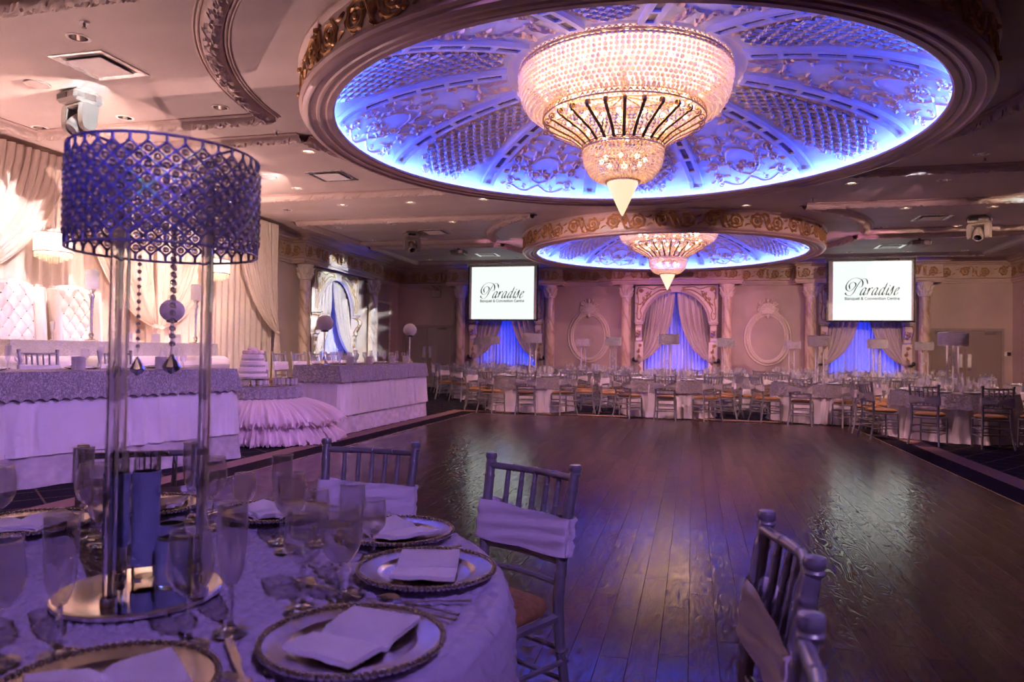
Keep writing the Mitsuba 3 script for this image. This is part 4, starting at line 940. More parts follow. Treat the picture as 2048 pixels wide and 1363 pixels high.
MH.add('head_plate', mv(slab(-0.035, 0.035, -0.124, -0.113, 0.055, 0.075), (0, 0, -0.385), rx=2.35), 'm_black')
MH.put('moving_head_light', at(-7.13, 6.93, ZC, -14), 'grey moving-head stage light hanging nearest to the camera above the table lamp', 'stage light')
MH.put('moving_head_light', at(-6.98, 16.95, ZC, 40), 'pinkish moving-head stage light on the left, in front of the left projector', 'stage light')
MH.put('moving_head_light', at(5.83, 16.95, ZC, -35), 'pinkish moving-head stage light on the right, beside the right projector', 'stage light')
# ---------------------------------------------------------------- cloth on tables
def perimeter(poly_pts, step=0.02):
    p = np.vstack([poly_pts, poly_pts[:1]]); d = np.r_[0, np.cumsum(np.linalg.norm(np.diff(p, axis=0), axis=1))]
    s = np.linspace(0, d[-1], int(d[-1]/step))[:-1]
    q = np.stack([np.interp(s, d, p[:, 0]), np.interp(s, d, p[:, 1])], 1)
    t = np.roll(q, -1, 0)-np.roll(q, 1, 0); t /= np.linalg.norm(t, axis=1, keepdims=True)+1e-9
    return q, np.stack([t[:, 1], -t[:, 0]], 1), s
def skirt(poly_pts, z1, z0, folds, flare=0.05, wave=0.03, m=14, step=0.02, scallop=0.0, spitch=0.09, r0=0.006, seed=1, pool=0.0):
    """Cloth hanging from a table edge (counter-clockwise outline), its folds deepening downwards."""
    q, n, s = perimeter(np.asarray(poly_pts, float), step); g = np.random.default_rng(seed)
    L = s[-1]+step; ph = 2*PI*s/L*folds+1.7*np.sin(2*PI*s/L*5+seed)+0.9*np.sin(2*PI*s/L*11)
    am = 0.6+0.4*np.sin(2*PI*s/L*7+2*seed)
    rows = []
    for u in np.linspace(0, 1, m):
        off = r0+flare*u**1.3+wave*u**0.8*am*np.sin(ph)+0.35*wave*u*np.sin(2.3*ph+1)+pool*max(u-0.9, 0)*10*(0.5+0.5*np.sin(ph*1.7))
        zz_ = z1+(z0-z1)*u+(scallop*u*np.abs(np.sin(PI*s/spitch)) if scallop else 0)
        rows.append(np.column_stack([q+n*off[:, None], np.broadcast_to(zz_, (len(q),))]))
    P = np.array(rows).transpose(1, 0, 2); return sheet(np.concatenate([P, P[:1]]))
def ccw(p): p = np.asarray(p, float); a = np.sum(p[:, 0]*np.roll(p[:, 1], -1)-p[:, 1]*np.roll(p[:, 0], -1)); return p if a > 0 else p[::-1]
def top_of(poly_pts, z, r=0.0): return flatpoly(Polygon(poly_pts).buffer(r, join_style=2), z)
def bumpy(m, amp, freq, seed=0):
    v = m[0].copy(); v[:, 2] += amp*(meshkit.noise(v*freq, seed)-0.5); return v, m[1]
def rectpts(c, d, L, W):
    """Rectangle: centre, unit direction of the long side, length, width."""
    c, d = np.array(c, float), np.array(d, float)/np.linalg.norm(d); n = np.array([-d[1], d[0]])
    return ccw([c+d*L/2+n*W/2, c-d*L/2+n*W/2, c-d*L/2-n*W/2, c+d*L/2-n*W/2])
def round_outline(r, n=64): return arc(0, 0, r, 0, 2*PI, n+1)[:-1]
def long_table(name, c, d, L, W, zf, label, where, lace_drop=0.27, foot=-0.04):
    pts = rectpts(c, d, L, W); z1 = zf+0.72; dd = np.array(d, float)/np.linalg.norm(d); nn = np.array([-dd[1], dd[0]]); c = np.array(c, float)
    k = thing(name, label, 'table')
    part(k, 'tabletop', prism(Polygon(rectpts(c, d, L-0.01, W-0.01)), z1-0.03, z1-0.004), 'm_wall_dark')
    for a in (-1, 1):
        for b in (-1, 1):
            p = c+dd*a*(L/2-0.2)+nn*b*(W/2-0.12); part(k, 'leg', rod((p[0], p[1], zf+0.001), (p[0], p[1], z1-0.03), 0.018), 'm_steel')
    k = thing('tablecloth', 'white satin cloth with silvery rosette lace runner on the '+where, 'tablecloth')
    part(k, 'cloth', cat(top_of(pts, z1-0.002), skirt(pts, z1-0.002, zf+foot, int(L*9), 0.05, 0.022, 14, 0.02, seed=len(labels))), 'm_satin', 40, label='white satin cloth')
    part(k, 'lace_runner', cat(top_of(pts, z1+0.003), skirt(pts, z1+0.003, z1-lace_drop, int(L*9), 0.05, 0.010, 8, 0.012, 0.03, 0.11, 0.016, seed=len(labels))), 'm_lace', 40, label='silvery rosette lace with scalloped edge')
    return pts, z1
def platform(c, d, L, W, h, label, where):
    pts = rectpts(c, d, L, W)
    k = struct('stage_platform', prism(Polygon(rectpts(c, d, L-0.02, W-0.02)), 0, h), 'm_carpet', label=label)
    part(k, 'platform_skirt', skirt(pts, h, 0.005, int(L*8), 0.03, 0.012, 8, 0.02, r0=0.0, seed=len(labels)+3), 'm_velvet', True, label='shimmering velvet skirt around the platform')
d1 = np.array([0.267, 0.964]); n1 = np.array([-d1[1], d1[0]])
c1 = np.array([-5.2, 7.35])-d1*2.35+n1*0.40
platform(c1+n1*0.62, d1, 4.75, 2.06, 0.33, 'low platform under the left head table', 'a')
T1, Z1 = long_table('head_table', c1, d1, 4.7, 0.76, 0.33, 'long head table at the left with purple-lit white cloth, nearest to the camera', 'head table nearest to the camera')
c2, d2 = np.array([-5.54, 11.58]), np.array([0.0, 1.0])
platform((-6.15, 11.6), d2, 3.7, 1.96, 0.33, 'low platform under the second head table', 'b')
T2, Z2 = long_table('head_table', c2, d2, 3.62, 0.74, 0.33, 'head table beyond the cake with white cloth and two crystal globes', 'head table beyond the cake')
# stage with the couple's table
struct('stage_platform', slab(-10.3, -7.35, 5.2, 10.9, 0, 0.6, 0.01), 'm_white', label='white stage in front of the drapes')
cs = np.array([-7.95, 8.4])
_z = 0.6
pts = rectpts(cs, d2, 3.7, 0.62); k = thing('sweetheart_table', 'sequin covered table on the stage between thrones and head table', 'table')
part(k, 'tabletop', prism(Polygon(rectpts(cs, d2, 3.68, 0.60)), 1.33, 1.355), 'm_wall_dark')
for a in (-1, 1):
    for b in (-1, 1): part(k, 'leg', rod((cs[0]+b*0.25, cs[1]+a*1.6, 0.6), (cs[0]+b*0.25, cs[1]+a*1.6, 1.33), 0.02), 'm_steel')
single('sequin_cloth', cat(top_of(pts, 1.358), skirt(pts, 1.358, 1.08, 40, 0.02, 0.008, 8, 0.02)), 'm_sequin', 'silver sequin cloth over the raised table on the stage', 'tablecloth', smooth=40)
single('tablecloth', skirt(pts, 1.08, 0.61, 36, 0.05, 0.02, 8, 0.02, r0=0.01), 'm_satin', 'plain white cloth below the sequins of the raised table', 'tablecloth', smooth=True)
# soft white bolster along the stage edge
P_ = []
for s_ in np.linspace(6.0, 10.25, 60):
    e = min(1, (10.25-s_)/0.12+0.25, (s_-6.0)/0.12+0.25); a = np.linspace(0, 2*PI, 18)
    P_.append(np.stack([-7.42+0.10*e*np.cos(a)+0.01*np.sin(s_*9), np.full(18, s_), 1.03+0.115*e*np.sin(a)*1.2], 1))
k = thing('white_bolster', 'white cushioned bolster rail in front of the sequin table', 'bolster')
part(k, 'cushion', sheet(np.array(P_)), 'm_leather', True); part(k, 'panel', slab(-7.46, -7.38, 6.05, 10.2, 0.6, 0.96, 0.01), 'm_white')

# ---------------------------------------------------------------- thrones
def throne():
    P = Proto()
    P.add('plinth', rbox(0.70, 0.62, 0.10, 0.02, (0, 0.02, 0.07)), 'm_leather')
    for x in (-0.28, 0.28):
        for y in (-0.22, 0.26): P.add('foot', lathe([(0.0, 0.0), (0.025, 0.0), (0.035, 0.03), (0.0, 0.03)], 12) if False else mv(lathe([(0.0, 0.0), (0.025, 0.0), (0.035, 0.03), (0.0, 0.03)], 12), (x, y, 0)), 'm_chrome', 40)
    P.add('seat_base', rbox(0.66, 0.60, 0.24, 0.03, (0, 0.02, 0.24)), 'm_leather')
    P.add('seat_cushion', rbox(0.56, 0.54, 0.12, 0.04, (0, 0.05, 0.42)), 'm_leather')
    # tufted back: a quilted sheet with buttons
    w, h = 0.60, 1.10; nx, nz = 61, 109
    X, Z = np.meshgrid(np.linspace(-w/2, w/2, nx), np.linspace(0, h, nz), indexing='ij')
    a, b = X/0.09+Z/0.115, X/0.09-Z/0.115
    q = np.abs(np.sin(PI*a/2))*np.abs(np.sin(PI*b/2)); tuft = 0.042*np.sqrt(q+0.02)
    edge = np.minimum(1, np.minimum((w/2-np.abs(X))/0.04, np.minimum(Z/0.04+0.2, (h-Z)/0.05)))
    Zt = 0.46+Z*(1+0.0*X)+0.07*(Z/h)*(1-(2*X/w)**2); Y = -0.20-0.12*Z/h+tuft*edge
    F = np.stack([X, Y, Zt], -1); Bk = np.stack([X, -0.30-0.12*Z/h, Zt], -1)
    P.add('tufted_back', cat(sheet(F), sheet(Bk[::-1]), sheet(np.stack([F[:, -1], Bk[:, -1]], 1)), sheet(np.stack([F[0], Bk[0]], 1)), sheet(np.stack([F[-1], Bk[-1]], 1))), 'm_leather', 50)
    bt = []
    for i in range(-3, 4):
        for j in range(1, 10):
            x, z = 0.09*i, 0.115*j
            if (i+j) % 2 == 0 and abs(x) < 0.28 and z < 1.04: bt.append((x, -0.20-0.12*z/h+0.012, 0.46+z+0.07*(z/h)*(1-(2*x/w)**2)))
    P.add('buttons', scatter(_ICO[0], bt, scale=np.full(len(bt), 0.010)), 'm_chrome', True, kind='stuff')
    for s in (-1, 1):
        pr = smooth_path([(0.0, 0.50), (0.02, 0.8), (0.03, 1.2), (0.05, 1.45), (0.02, 1.56), (-0.05, 1.58)], 6)
        W = []
        for y, z in pr:
            t = (z-0.5)/1.08; c = np.array([s*(0.33+0.03*t), -0.22-0.12*t, z]); a = np.linspace(0, 2*PI, 13); rx, ry = 0.055+0.012*t, 0.13-0.03*t
            if z > 1.54: rx, ry = rx*0.6, ry*0.6
            W.append(np.stack([c[0]+rx*np.cos(a), c[1]+0.06+ry*np.sin(a), np.full(13, c[2])], 1))
        P.add('wing', cat(sheet(np.array(W)), (W[-1], np.array([[0, i, i+1] for i in range(1, 11)]))), 'm_leather', 50)
        ar = []
        for y in np.linspace(-0.2, 0.34, 10):
            e = 1 if y < 0.28 else 0.75; a = np.linspace(0, 2*PI, 13); ar.append(np.stack([s*0.35+0.06*e*np.cos(a), np.full(13, y), 0.62+0.055*e*np.sin(a)-0.05*max(y-0.1, 0)], 1))
        P.add('armrest', cat(sheet(np.array(ar)), (ar[-1], np.array([[0, i, i+1] for i in range(1, 11)])), rbox(0.09, 0.5, 0.34, 0.02, (s*0.35, 0.05, 0.42))), 'm_leather', 50)
    return P
TH = throne()
TH.put('throne_chair', at(-9.0, 7.97, 0.6, -95), 'white high-backed tufted throne at the left edge, lit by the white pattern', 'throne chair')
TH.put('throne_chair', at(-9.0, 8.98, 0.6, -95), 'white high-backed tufted throne, right one of the two behind the sequin table', 'throne chair')

# ---------------------------------------------------------------- drapes on the left wall
XD = -9.78
def pleat_wall(y0, y1, pitch, x, z0, z1, amp, seed):
    n = int((y1-y0)/pitch*7); t = np.linspace(0, 1, n); g = np.random.default_rng(seed)
    ph = np.cumsum(g.uniform(0.7, 1.3, n)); ph = ph/ph[-1]*(y1-y0)/pitch*2*PI
    rows = [np.stack([x+amp*np.sin(ph)*(0.75+0.25*u)+0.3*amp*np.sin(2.1*ph+2*u), y0+(y1-y0)*t, np.full(n, z1+(z0-z1)*u)], 1) for u in np.linspace(0, 1, 6)]
    return sheet(np.array(rows).transpose(1, 0, 2))
single('backdrop_drape', pleat_wall(3.6, 15.15, 0.20, XD, 0.02, 4.26, 0.035, 4), 'm_drape', 'peach pleated backdrop drape covering the left wall behind the stage', 'drape', smooth=True)
def side_swag(ya, yb, tie_y, tie_z, x, z1=4.24, n=90, m=44, folds=16, amp=0.035, sag=0.35):
    t = np.linspace(0, 1, n)[:, None]; u = np.linspace(0, 1, m)[None, :]
    y0, z0 = ya+(yb-ya)*t, z1+0*t
    y1, z1_ = tie_y-0.05+0.10*t, tie_z+0.05-0.10*np.abs(t-0.5)
    far = np.abs(y0-tie_y); mx = far.max()
    cy, cz = y0+(tie_y-y0)*0.08, z0+(tie_z-z0)*0.55
    c2y, c2z = tie_y+(y0-tie_y)*0.45, tie_z+0.55-sag*far/mx
    b = lambda a, c, d, e: a*(1-u)**3+3*c*u*(1-u)**2+3*d*u*u*(1-u)+e*u**3
    Y, Z = b(y0, cy, c2y, y1), b(z0, cz, c2z, z1_)
    ph = t*folds*2*PI+0.8*np.sin(4*t+3*u)
    X = x+amp*(1-0.6*u)*np.sin(ph)+0.4*amp*np.sin(2.2*ph+u*4)+0.10*u**2
    return sheet(np.stack([X, Y, Z], -1))
def swag_tail(tie_y, tie_z, x, w0=0.1, w1=0.45, z0=0.03, n=50):
    t = np.linspace(0, 1, n)[:, None]; u = np.linspace(0, 1, 16)[None, :]
    Y = tie_y+(t-0.5)*(w0+(w1-w0)*np.sqrt(u)); X = x+0.10+0.03*np.sin(t*9*2*PI)*(0.5+0.5*u); Z = tie_z+0.02+(z0-tie_z)*u+0*t
    return sheet(np.stack([X+0*u, Y+0*u, Z], -1))
def drape(label, ya, yb, ty, tz, x, folds=16, tl=True, sag=0.35):
    k = thing('sheer_drape', label, 'drape')
    part(k, 'panel', side_swag(ya, yb, ty, tz, x, folds=folds, sag=sag), 'm_drape', True)
    if tl: part(k, 'tail', swag_tail(ty, tz, x), 'm_drape', True)
    part(k, 'tie', mv(ball((0, 0, 0), (0.05, 0.07, 0.045), 1), (x+0.11, ty, tz+0.01)), 'm_drape', True)
drape('white sheer swag at the left edge sweeping down behind the thrones', 6.6, 9.25, 6.9, 2.0, XD+0.16, 20)
drape('white sheer swag behind the candle stands, gathered from the left', 9.3, 11.05, 11.0, 1.66, XD+0.16, 14, False)
drape('white sheer swag behind the candle stands, gathered from the right', 11.05, 13.3, 11.1, 1.64, XD+0.20, 18)
drape('white sheer end panel of the backdrop, tied back above the cake', 13.4, 15.1, 14.95, 1.66, XD+0.16, 16, True, 0.2)
# hanging drum lamps with crystal fringes
HL = Proto()
HL.add('shade', (lambda m: m)(lathe([(0.255, 0.0), (0.26, 0.005), (0.26, 0.27), (0.255, 0.275)], 40)), 'm_shadecloth', 40)
sh_e = ply(lathe([(0.25, 0.27), (0.25, 0.005)], 40), 'm_lampglass'); 
HL.add('rims', cat([tube(np.column_stack([arc(0, 0, 0.26, 0, 2*PI, 41), np.full(41, z)]), 0.008, 6) for z in (0.0, 0.275)]), 'm_chrome', True)
C = []
g = np.random.default_rng(5)
for r_, n_, dl in ((0.24, 40, 0.10), (0.18, 30, 0.13), (0.12, 20, 0.16), (0.05, 9, 0.18)):
    for j in range(n_):
        a = 2*PI*j/n_; 
        for q in range(int(dl/0.028)): C.append((r_*math.cos(a), r_*math.sin(a), -0.015-0.028*q))
HL.add('crystal_fringe', scatter(_OCT, C, scale=np.tile([0.011, 0.011, 0.014], (len(C), 1))), 'm_bead', kind='stuff')
HL.add('cable', rod((0, 0, 0.27), (0, 0, 1.34), 0.004, 5), 'm_steel')
HL.add('spider', cat([rod((0, 0, 0.262), (0.255*math.cos(a), 0.255*math.sin(a), 0.272), 0.004, 4) for a in (0, 2.09, 4.19)]), 'm_steel')
e = ply(cat([ball((0.09*math.cos(a), 0.09*math.sin(a), 0.14), 0.045, 1) for a in (0, 2.09, 4.19)]), 'm_lampglass', True); e['emitter'] = {'type': 'area', 'radiance': rgb((24, 17, 12)), 'sampling_weight': 0.6}
HL.add('bulbs', e, None)
mat('m_shadecloth', {'type': 'principledthin', 'base_color': rgb((0.85, 0.80, 0.76)), 'roughness': 0.8, 'diff_trans': 1.0}, False)
HL.put('hanging_lamp', at(-9.25, 8.59, 2.675), 'white hanging drum lamp with crystal fringe above the thrones', 'hanging lamp')
HL.put('hanging_lamp', at(-9.25, 12.32, 2.773), 'white hanging drum lamp with crystal fringe behind the table lamp tubes', 'hanging lamp')
# candle stands with rhinestone cylinders on the couple's table
def bling_cyl(r, h, n, m, z0=0.0, size=1.0):
    """A cylinder wrapped in rows of small faceted stones."""
    a = np.arange(n)*2*PI/n; C = []
    for i in range(m): C.append(np.stack([r*np.cos(a), r*np.sin(a), np.full(n, z0+(i+0.5)*h/m)], 1))
    s = min(2*PI*r/n, h/m)*0.56*size
    return scatter(_OCT, np.vstack(C), scale=np.full(n*m, s))
CS = Proto()
CS.add('foot', lathe([(0.0, 0.0), (0.085, 0.0), (0.09, 0.01), (0.03, 0.03), (0.022, 0.05), (0.035, 0.075), (0.03, 0.10), (0.014, 0.12)], 20), 'm_chrome', 40)
CS.add('stem', lathe([(0.014, 0.12), (0.016, 0.3), (0.022, 0.58), (0.034, 0.60), (0.030, 0.63), (0.018, 0.65), (0.03, 0.68), (0.05, 0.70), (0.0, 0.705)], 16), 'm_steel', 40)
CS.add('crystal_cylinder', cat(bling_cyl(0.078, 0.26, 26, 14, 0.71), lathe([(0.0, 0.71), (0.075, 0.71), (0.075, 0.97)], 24)), 'm_bling', kind='stuff')
CS.put('candle_stand', at(-7.95, 8.0, 1.362), 'tall chrome candle stand with crystal cylinder in front of the right throne', 'candle stand', None)
CS.put('candle_stand', at(-7.95, 10.1, 1.362), 'tall dark candle stand with crystal cylinder at the right end of the sequin table', 'candle stand', None)

# ---------------------------------------------------------------- crystal globes on stands
GL = Proto()
def fib(n): i = np.arange(n)+0.5; ph = np.arccos(1-2*i/n); th = PI*(1+5**0.5)*i; return np.stack([np.cos(th)*np.sin(ph), np.sin(th)*np.sin(ph), np.cos(ph)], 1)
GL.add('foot', cat([lathe([(0.0, 0.0), (0.08, 0.0), (0.075, 0.02), (0.03, 0.07), (0.016, 0.13), (0.0, 0.13)], 6)]), 'm_chrome')
GL.add('pole', rod((0, 0, 0.1), (0, 0, 0.52), 0.011, 10), 'm_steel')
GL.add('cup', lathe([(0.0, 0.51), (0.055, 0.515), (0.06, 0.54), (0.0, 0.54)], 16), 'm_black', 40)
GL.add('globe', cat(scatter(_OCT, fib(420)*[0.122, 0.122, 0.115]+[0, 0, 0.645], scale=np.full(420, 0.0125)), ball((0, 0, 0.645), 0.112, 2)), 'm_bling', kind='stuff', label='crystal studded globe')
GL.put('crystal_globe_stand', at(-5.62, 6.75, Z1+0.008), 'crystal globe on a stand at the end of the nearest head table', 'globe stand')
GL.put('crystal_globe_stand', at(-5.55, 10.02, Z2+0.008), 'crystal globe on a stand at the near end of the head table beyond the cake', 'globe stand')
GL.put('crystal_globe_stand', at(-5.40, 13.1, Z2+0.008), 'crystal globe on a stand at the far end of the head table beyond the cake', 'globe stand')

# ---------------------------------------------------------------- cake table
CX, CY = -6.02, 8.98
k = thing('cake_table', 'small round table under a tulle skirt, carrying the cake', 'table')
part(k, 'tabletop', mv(lathe([(0.0, 0.73), (0.58, 0.73), (0.58, 0.755), (0.0, 0.755)], 40), (CX, CY, 0)), 'm_wall_dark')
part(k, 'pedestal', cat([rod((CX, CY, 0.02), (CX, CY, 0.73), 0.04, 10), mv(lathe([(0.0, 0.0), (0.3, 0.0), (0.28, 0.03), (0.0, 0.05)], 20), (CX, CY, 0))]), 'm_steel')
ro = round_outline(0.60)+[CX, CY]
single('lace_overlay', cat(top_of(ro, 0.765), skirt(ro, 0.765, 0.60, 24, 0.03, 0.010, 8, 0.012, 0.02, 0.08, 0.004, seed=9)), 'm_lace', 'silvery rosette lace around the top of the cake table', 'tablecloth', smooth=40)
def ruffle(r0, r1, z0, z1, n_f, amp, seed, m=18, n=420):
    a = np.linspace(0, 2*PI, n); g = np.random.default_rng(seed); rows = []
    ph = n_f*a+2*np.sin(3*a+seed)
    for u in np.linspace(0, 1, m):
        r = r0+(r1-r0)*(1-(1-u)**1.8)+amp*u*(np.sin(ph)*0.6+0.5*np.sin(2.37*ph+4*u+seed)+0.35*np.sin(5.1*ph+9*u))
        r = r*(1+0.16*np.cos(a-0.55)*u)
        rows.append(np.stack([CX+r*np.cos(a), CY+r*np.sin(a), z0+(z1-z0)*u**1.15+0.035*u*np.sin(3.7*ph+seed)], 1))
    P = np.array(rows); P[:, :, 2] = np.maximum(P[:, :, 2], 0.01); return sheet(P)
k = thing('tulle_skirt', 'puffy layered white tulle skirt around the cake table', 'table skirt')
part(k, 'upper_layer', cat(ruffle(0.56, 1.02, 0.62, 0.30, 26, 0.07, 1), ruffle(0.55, 0.94, 0.60, 0.26, 31, 0.07, 2)), 'm_tulle', True)
part(k, 'lower_layer', cat(ruffle(0.62, 1.0, 0.42, 0.03, 29, 0.08, 3), ruffle(0.60, 0.93, 0.40, 0.01, 24, 0.08, 4), ruffle(0.60, 0.88, 0.40, 0.01, 34, 0.06, 5)), 'm_tulle', True)
KX, KY = CX-0.05, CY-0.05
single('cake_board', mv(lathe([(0.0, 0.768), (0.46, 0.768), (0.47, 0.776), (0.0, 0.778)], 40), (CX, CY, 0)), 'm_mirror', 'round mirror board under the cake on the cake table', 'cake board', smooth=30)
k = thing('cake_stand', 'ring of clear crystal blocks carrying the cake', 'cake stand')
for j in range(14):
    a = 2*PI*j/14; part(k, 'crystal_block', mv(rbox(0.055, 0.05, 0.075, 0.008), (KX+0.20*math.cos(a), KY+0.20*math.sin(a), 0.8175), rz=a), 'm_bling')
part(k, 'plate', mv(lathe([(0.0, 0.856), (0.24, 0.856), (0.24, 0.866), (0.0, 0.866)], 32), (KX, KY, 0)), 'm_chrome', 30)
k = thing('cake', 'tiered pale cake with glittering bands and a crown of flowers', 'cake')
z = 0.867
for r_, h_ in ((0.205, 0.075), (0.185, 0.09), (0.165, 0.09), (0.145, 0.09)):
    t_ = part(k, 'tier', mv(lathe([(0.0, z+0.001), (r_, z+0.001), (r_, z+h_-0.012), (r_-0.012, z+h_), (0.0, z+h_)], 40), (KX, KY, 0)), 'm_icing', 30)
    part(t_, 'glitter_band', mv(lathe([(r_+0.001, z+0.002), (r_+0.005, z+0.005), (r_+0.005, z+0.03), (r_+0.001, z+0.033)], 40), (KX, KY, 0)), 'm_sequin', 30)
    z += h_
g = np.random.default_rng(8)
for j in range(13):
    a = 2*PI*j/9 if j < 9 else 2*PI*j/4; rr_ = 0.105 if j < 9 else 0.035; c = (KX+rr_*math.cos(a), KY+rr_*math.sin(a), z+0.03+(0.035 if j >= 9 else 0))
    pet = [ball(c, 0.026, 1)]
    for q in range(7):
        b = q*2*PI/7+j; pet.append(mv(ball((0, 0, 0), (0.030, 0.013, 0.026), 1), (c[0]+0.030*math.cos(b), c[1]+0.030*math.sin(b), c[2]), rz=b+PI/2))
    part(k, 'flower', cat(pet), 'm_flower', 50)
k = thing('crystal_dish', 'shallow round crystal dish on the cake table right of the cake', 'dish')
DX, DY = CX+0.26, CY+0.30
for j in range(16):
    a = 2*PI*j/16; part(k, 'crystal_block', mv(rbox(0.05, 0.04, 0.09, 0.008), (DX+0.15*math.cos(a), DY+0.15*math.sin(a), 0.826), rz=a), 'm_bling')
part(k, 'plate', mv(lathe([(0.0, 0.872), (0.17, 0.872), (0.17, 0.88), (0.0, 0.88)], 28), (DX, DY, 0)), 'm_chrome', 30)
# ---------------------------------------------------------------- chiavari chairs
def ringed(p0, pts, r, rings, sides=8, extra=None):
    """A turned rod along pts with small bamboo rings at the given fractions."""
    p = smooth_path(pts, 4); d = np.r_[0, np.cumsum(np.linalg.norm(np.diff(p, axis=0), axis=1))]; d /= d[-1]
    ts = [0, 1]
    for f in rings: ts += [f-0.016, f-0.009, f, f+0.009, f+0.016]
    ts = np.array(sorted(set(np.clip(ts+list(np.linspace(0, 1, 7)), 0, 1))))
    q = np.stack([np.interp(ts, d, p[:, k]) for k in range(3)], 1)
    rad = np.full(len(ts), r)*(r if False else 1.0) if np.isscalar(r) else np.interp(ts, np.linspace(0, 1, len(r)), r)
    for f in rings: rad = np.where(np.abs(ts-f) < 0.005, rad*1.16, rad)
    return tube(q, rad, sides)
def chair_proto(detail=True):
    P = Proto(); sd = 10 if detail else 6
    c = []
    prof = [(0.80, 0.432), (0.96, 0.436), (1.0, 0.452), (0.97, 0.470), (0.80, 0.484), (0.45, 0.490), (0.0, 0.492)]
    ang = np.linspace(0, 2*PI, 33)[:-1] if detail else np.linspace(0, 2*PI, 21)[:-1]
    ce, se = np.sign(np.cos(ang))*np.abs(np.cos(ang))**0.45, np.sign(np.sin(ang))*np.abs(np.sin(ang))**0.45
    V = np.array([np.stack([k*ce*(0.198-0.018*(1-se)/2), 0.012+k*0.205*se, np.full(len(ang), z)], 1) for k, z in prof]); V = np.concatenate([V, V[:, :1]], 1)
    P.add('seat_cushion', sheet(V.transpose(1, 0, 2)), 'm_seat', 50, label='gold fabric seat cushion')
    P.add('seat_frame', cat([rod((-0.175, -0.185, 0.415), (0.175, -0.185, 0.415), 0.016, 6), rod((-0.18, 0.195, 0.415), (0.18, 0.195, 0.415), 0.016, 6), rod((-0.175, -0.185, 0.415), (-0.18, 0.195, 0.415), 0.016, 6), rod((0.175, -0.185, 0.415), (0.18, 0.195, 0.415), 0.016, 6)]), 'm_silver')
    for s in (-1, 1):
        m = ringed(None, [(s*0.212, -0.265, 0.0), (s*0.188, -0.215, 0.22), (s*0.177, -0.195, 0.45), (s*0.186, -0.215, 0.68), (s*0.199, -0.252, 0.908)], [0.014, 0.016, 0.019, 0.019, 0.017], (0.2, 0.34, 0.62, 0.80, 0.92), sd)
        fin = mv(lathe([(0.017, -0.025), (0.021, -0.018), (0.017, -0.012), (0.021, -0.006), (0.022, 0.004), (0.019, 0.012), (0.0, 0.015)], sd), (s*0.1985, -0.2515, 0.907))
        P.add('back_post', cat(m, fin), 'm_silver', 40)
        P.add('front_leg', ringed(None, [(s*0.183, 0.205, 0.0), (s*0.181, 0.198, 0.2), (s*0.18, 0.193, 0.41)], [0.012, 0.015, 0.016], (0.3, 0.6), 8 if detail else 5), 'm_silver', 40)
    def yb(z): return np.interp(z, [0.45, 0.68, 0.925], [-0.195, -0.215, -0.252])
    P.add('top_rail', ringed(None, [(-0.192, yb(0.87), 0.875), (0, yb(0.87)-0.035, 0.872), (0.192, yb(0.87), 0.875)], 0.0125, (0.25, 0.5, 0.75), sd), 'm_silver', 40)
    for z in (0.595, 0.525): P.add('back_rail', ringed(None, [(-0.18, yb(z), z), (0, yb(z)-0.02, z), (0.18, yb(z), z)], 0.0105, (0.3, 0.7), 8 if detail else 5), 'm_silver', 40)
    for k in range(5):
        x = -0.12+0.06*k; b1, b0 = 0.034*(1-(x/0.192)**2), 0.02*(1-(x/0.18)**2)
        P.add('spindle', ringed(None, [(x*0.94, yb(0.6)-b0, 0.598), (x, yb(0.87)-b1, 0.872)], [0.0085, 0.0105, 0.0085], (0.35, 0.62, 0.85), 8 if detail else 5), 'm_silver', 40)
    for s in (-1, 1): P.add('side_stretcher', cat([rod((s*0.193, -0.225, z), (s*0.182, 0.202, z+0.01), 0.0095, 6) for z in (0.17, 0.27)]), 'm_silver')
    P.add('front_stretcher', cat([rod((-0.182, 0.202, z), (0.182, 0.202, z), 0.0095, 6) for z in (0.20, 0.30)]), 'm_silver')
    P.add('back_stretcher', cat([rod((-0.193, -0.225, z), (0.193, -0.225, z), 0.0095, 6) for z in (0.20, 0.30)]), 'm_silver')
    # sash: a stretched band round the posts, pinched in a bow at the back
    n, m = (48, 13) if detail else (28, 7)
    a = np.linspace(0, 2*PI, n+1); v = np.linspace(-1, 1, m)
    A, Vv = np.meshgrid(a, v, indexing='ij')
    X = 0.216*np.sign(np.cos(A))*np.abs(np.cos(A))**0.4; fr = np.sin(A) > 0
    pinch = np.where(fr, 1.0-0.03*np.cos(X*30), 0.42+0.58*np.minimum(1, np.abs(X)/0.19)**0.8)
    Zs = 0.683+0.068*Vv*pinch*(1+0.05*X/0.2)
    Yc = np.interp(Zs, [0.45, 0.68, 0.925], [-0.195, -0.215, -0.252])-0.024*(1-(X/0.2)**2)*0.6
    wr = 0.0035*np.sin(Vv*9+X*14)+0.0025*np.sin(Vv*15-X*22)
    Y = Yc+(0.031*np.abs(np.sin(A))**0.35*np.sign(np.sin(A)))+np.where(fr, wr*0.8, wr*1.8)
    P.add('sash', sheet(np.stack([X, Y, Zs], -1)), 'm_satin', True, label='stretched white sash')
    P.add('sash_clasp', cat([ball((0, -0.272, 0.683), (0.026, 0.012, 0.030), 1)]+[ball((0.02*math.cos(q), -0.281, 0.683+0.024*math.sin(q)), 0.006, 0) for q in np.linspace(0, 2*PI, 9)[:-1]]), 'm_bling')
    return P
CH_N, CH_F = chair_proto(True), chair_proto(False)

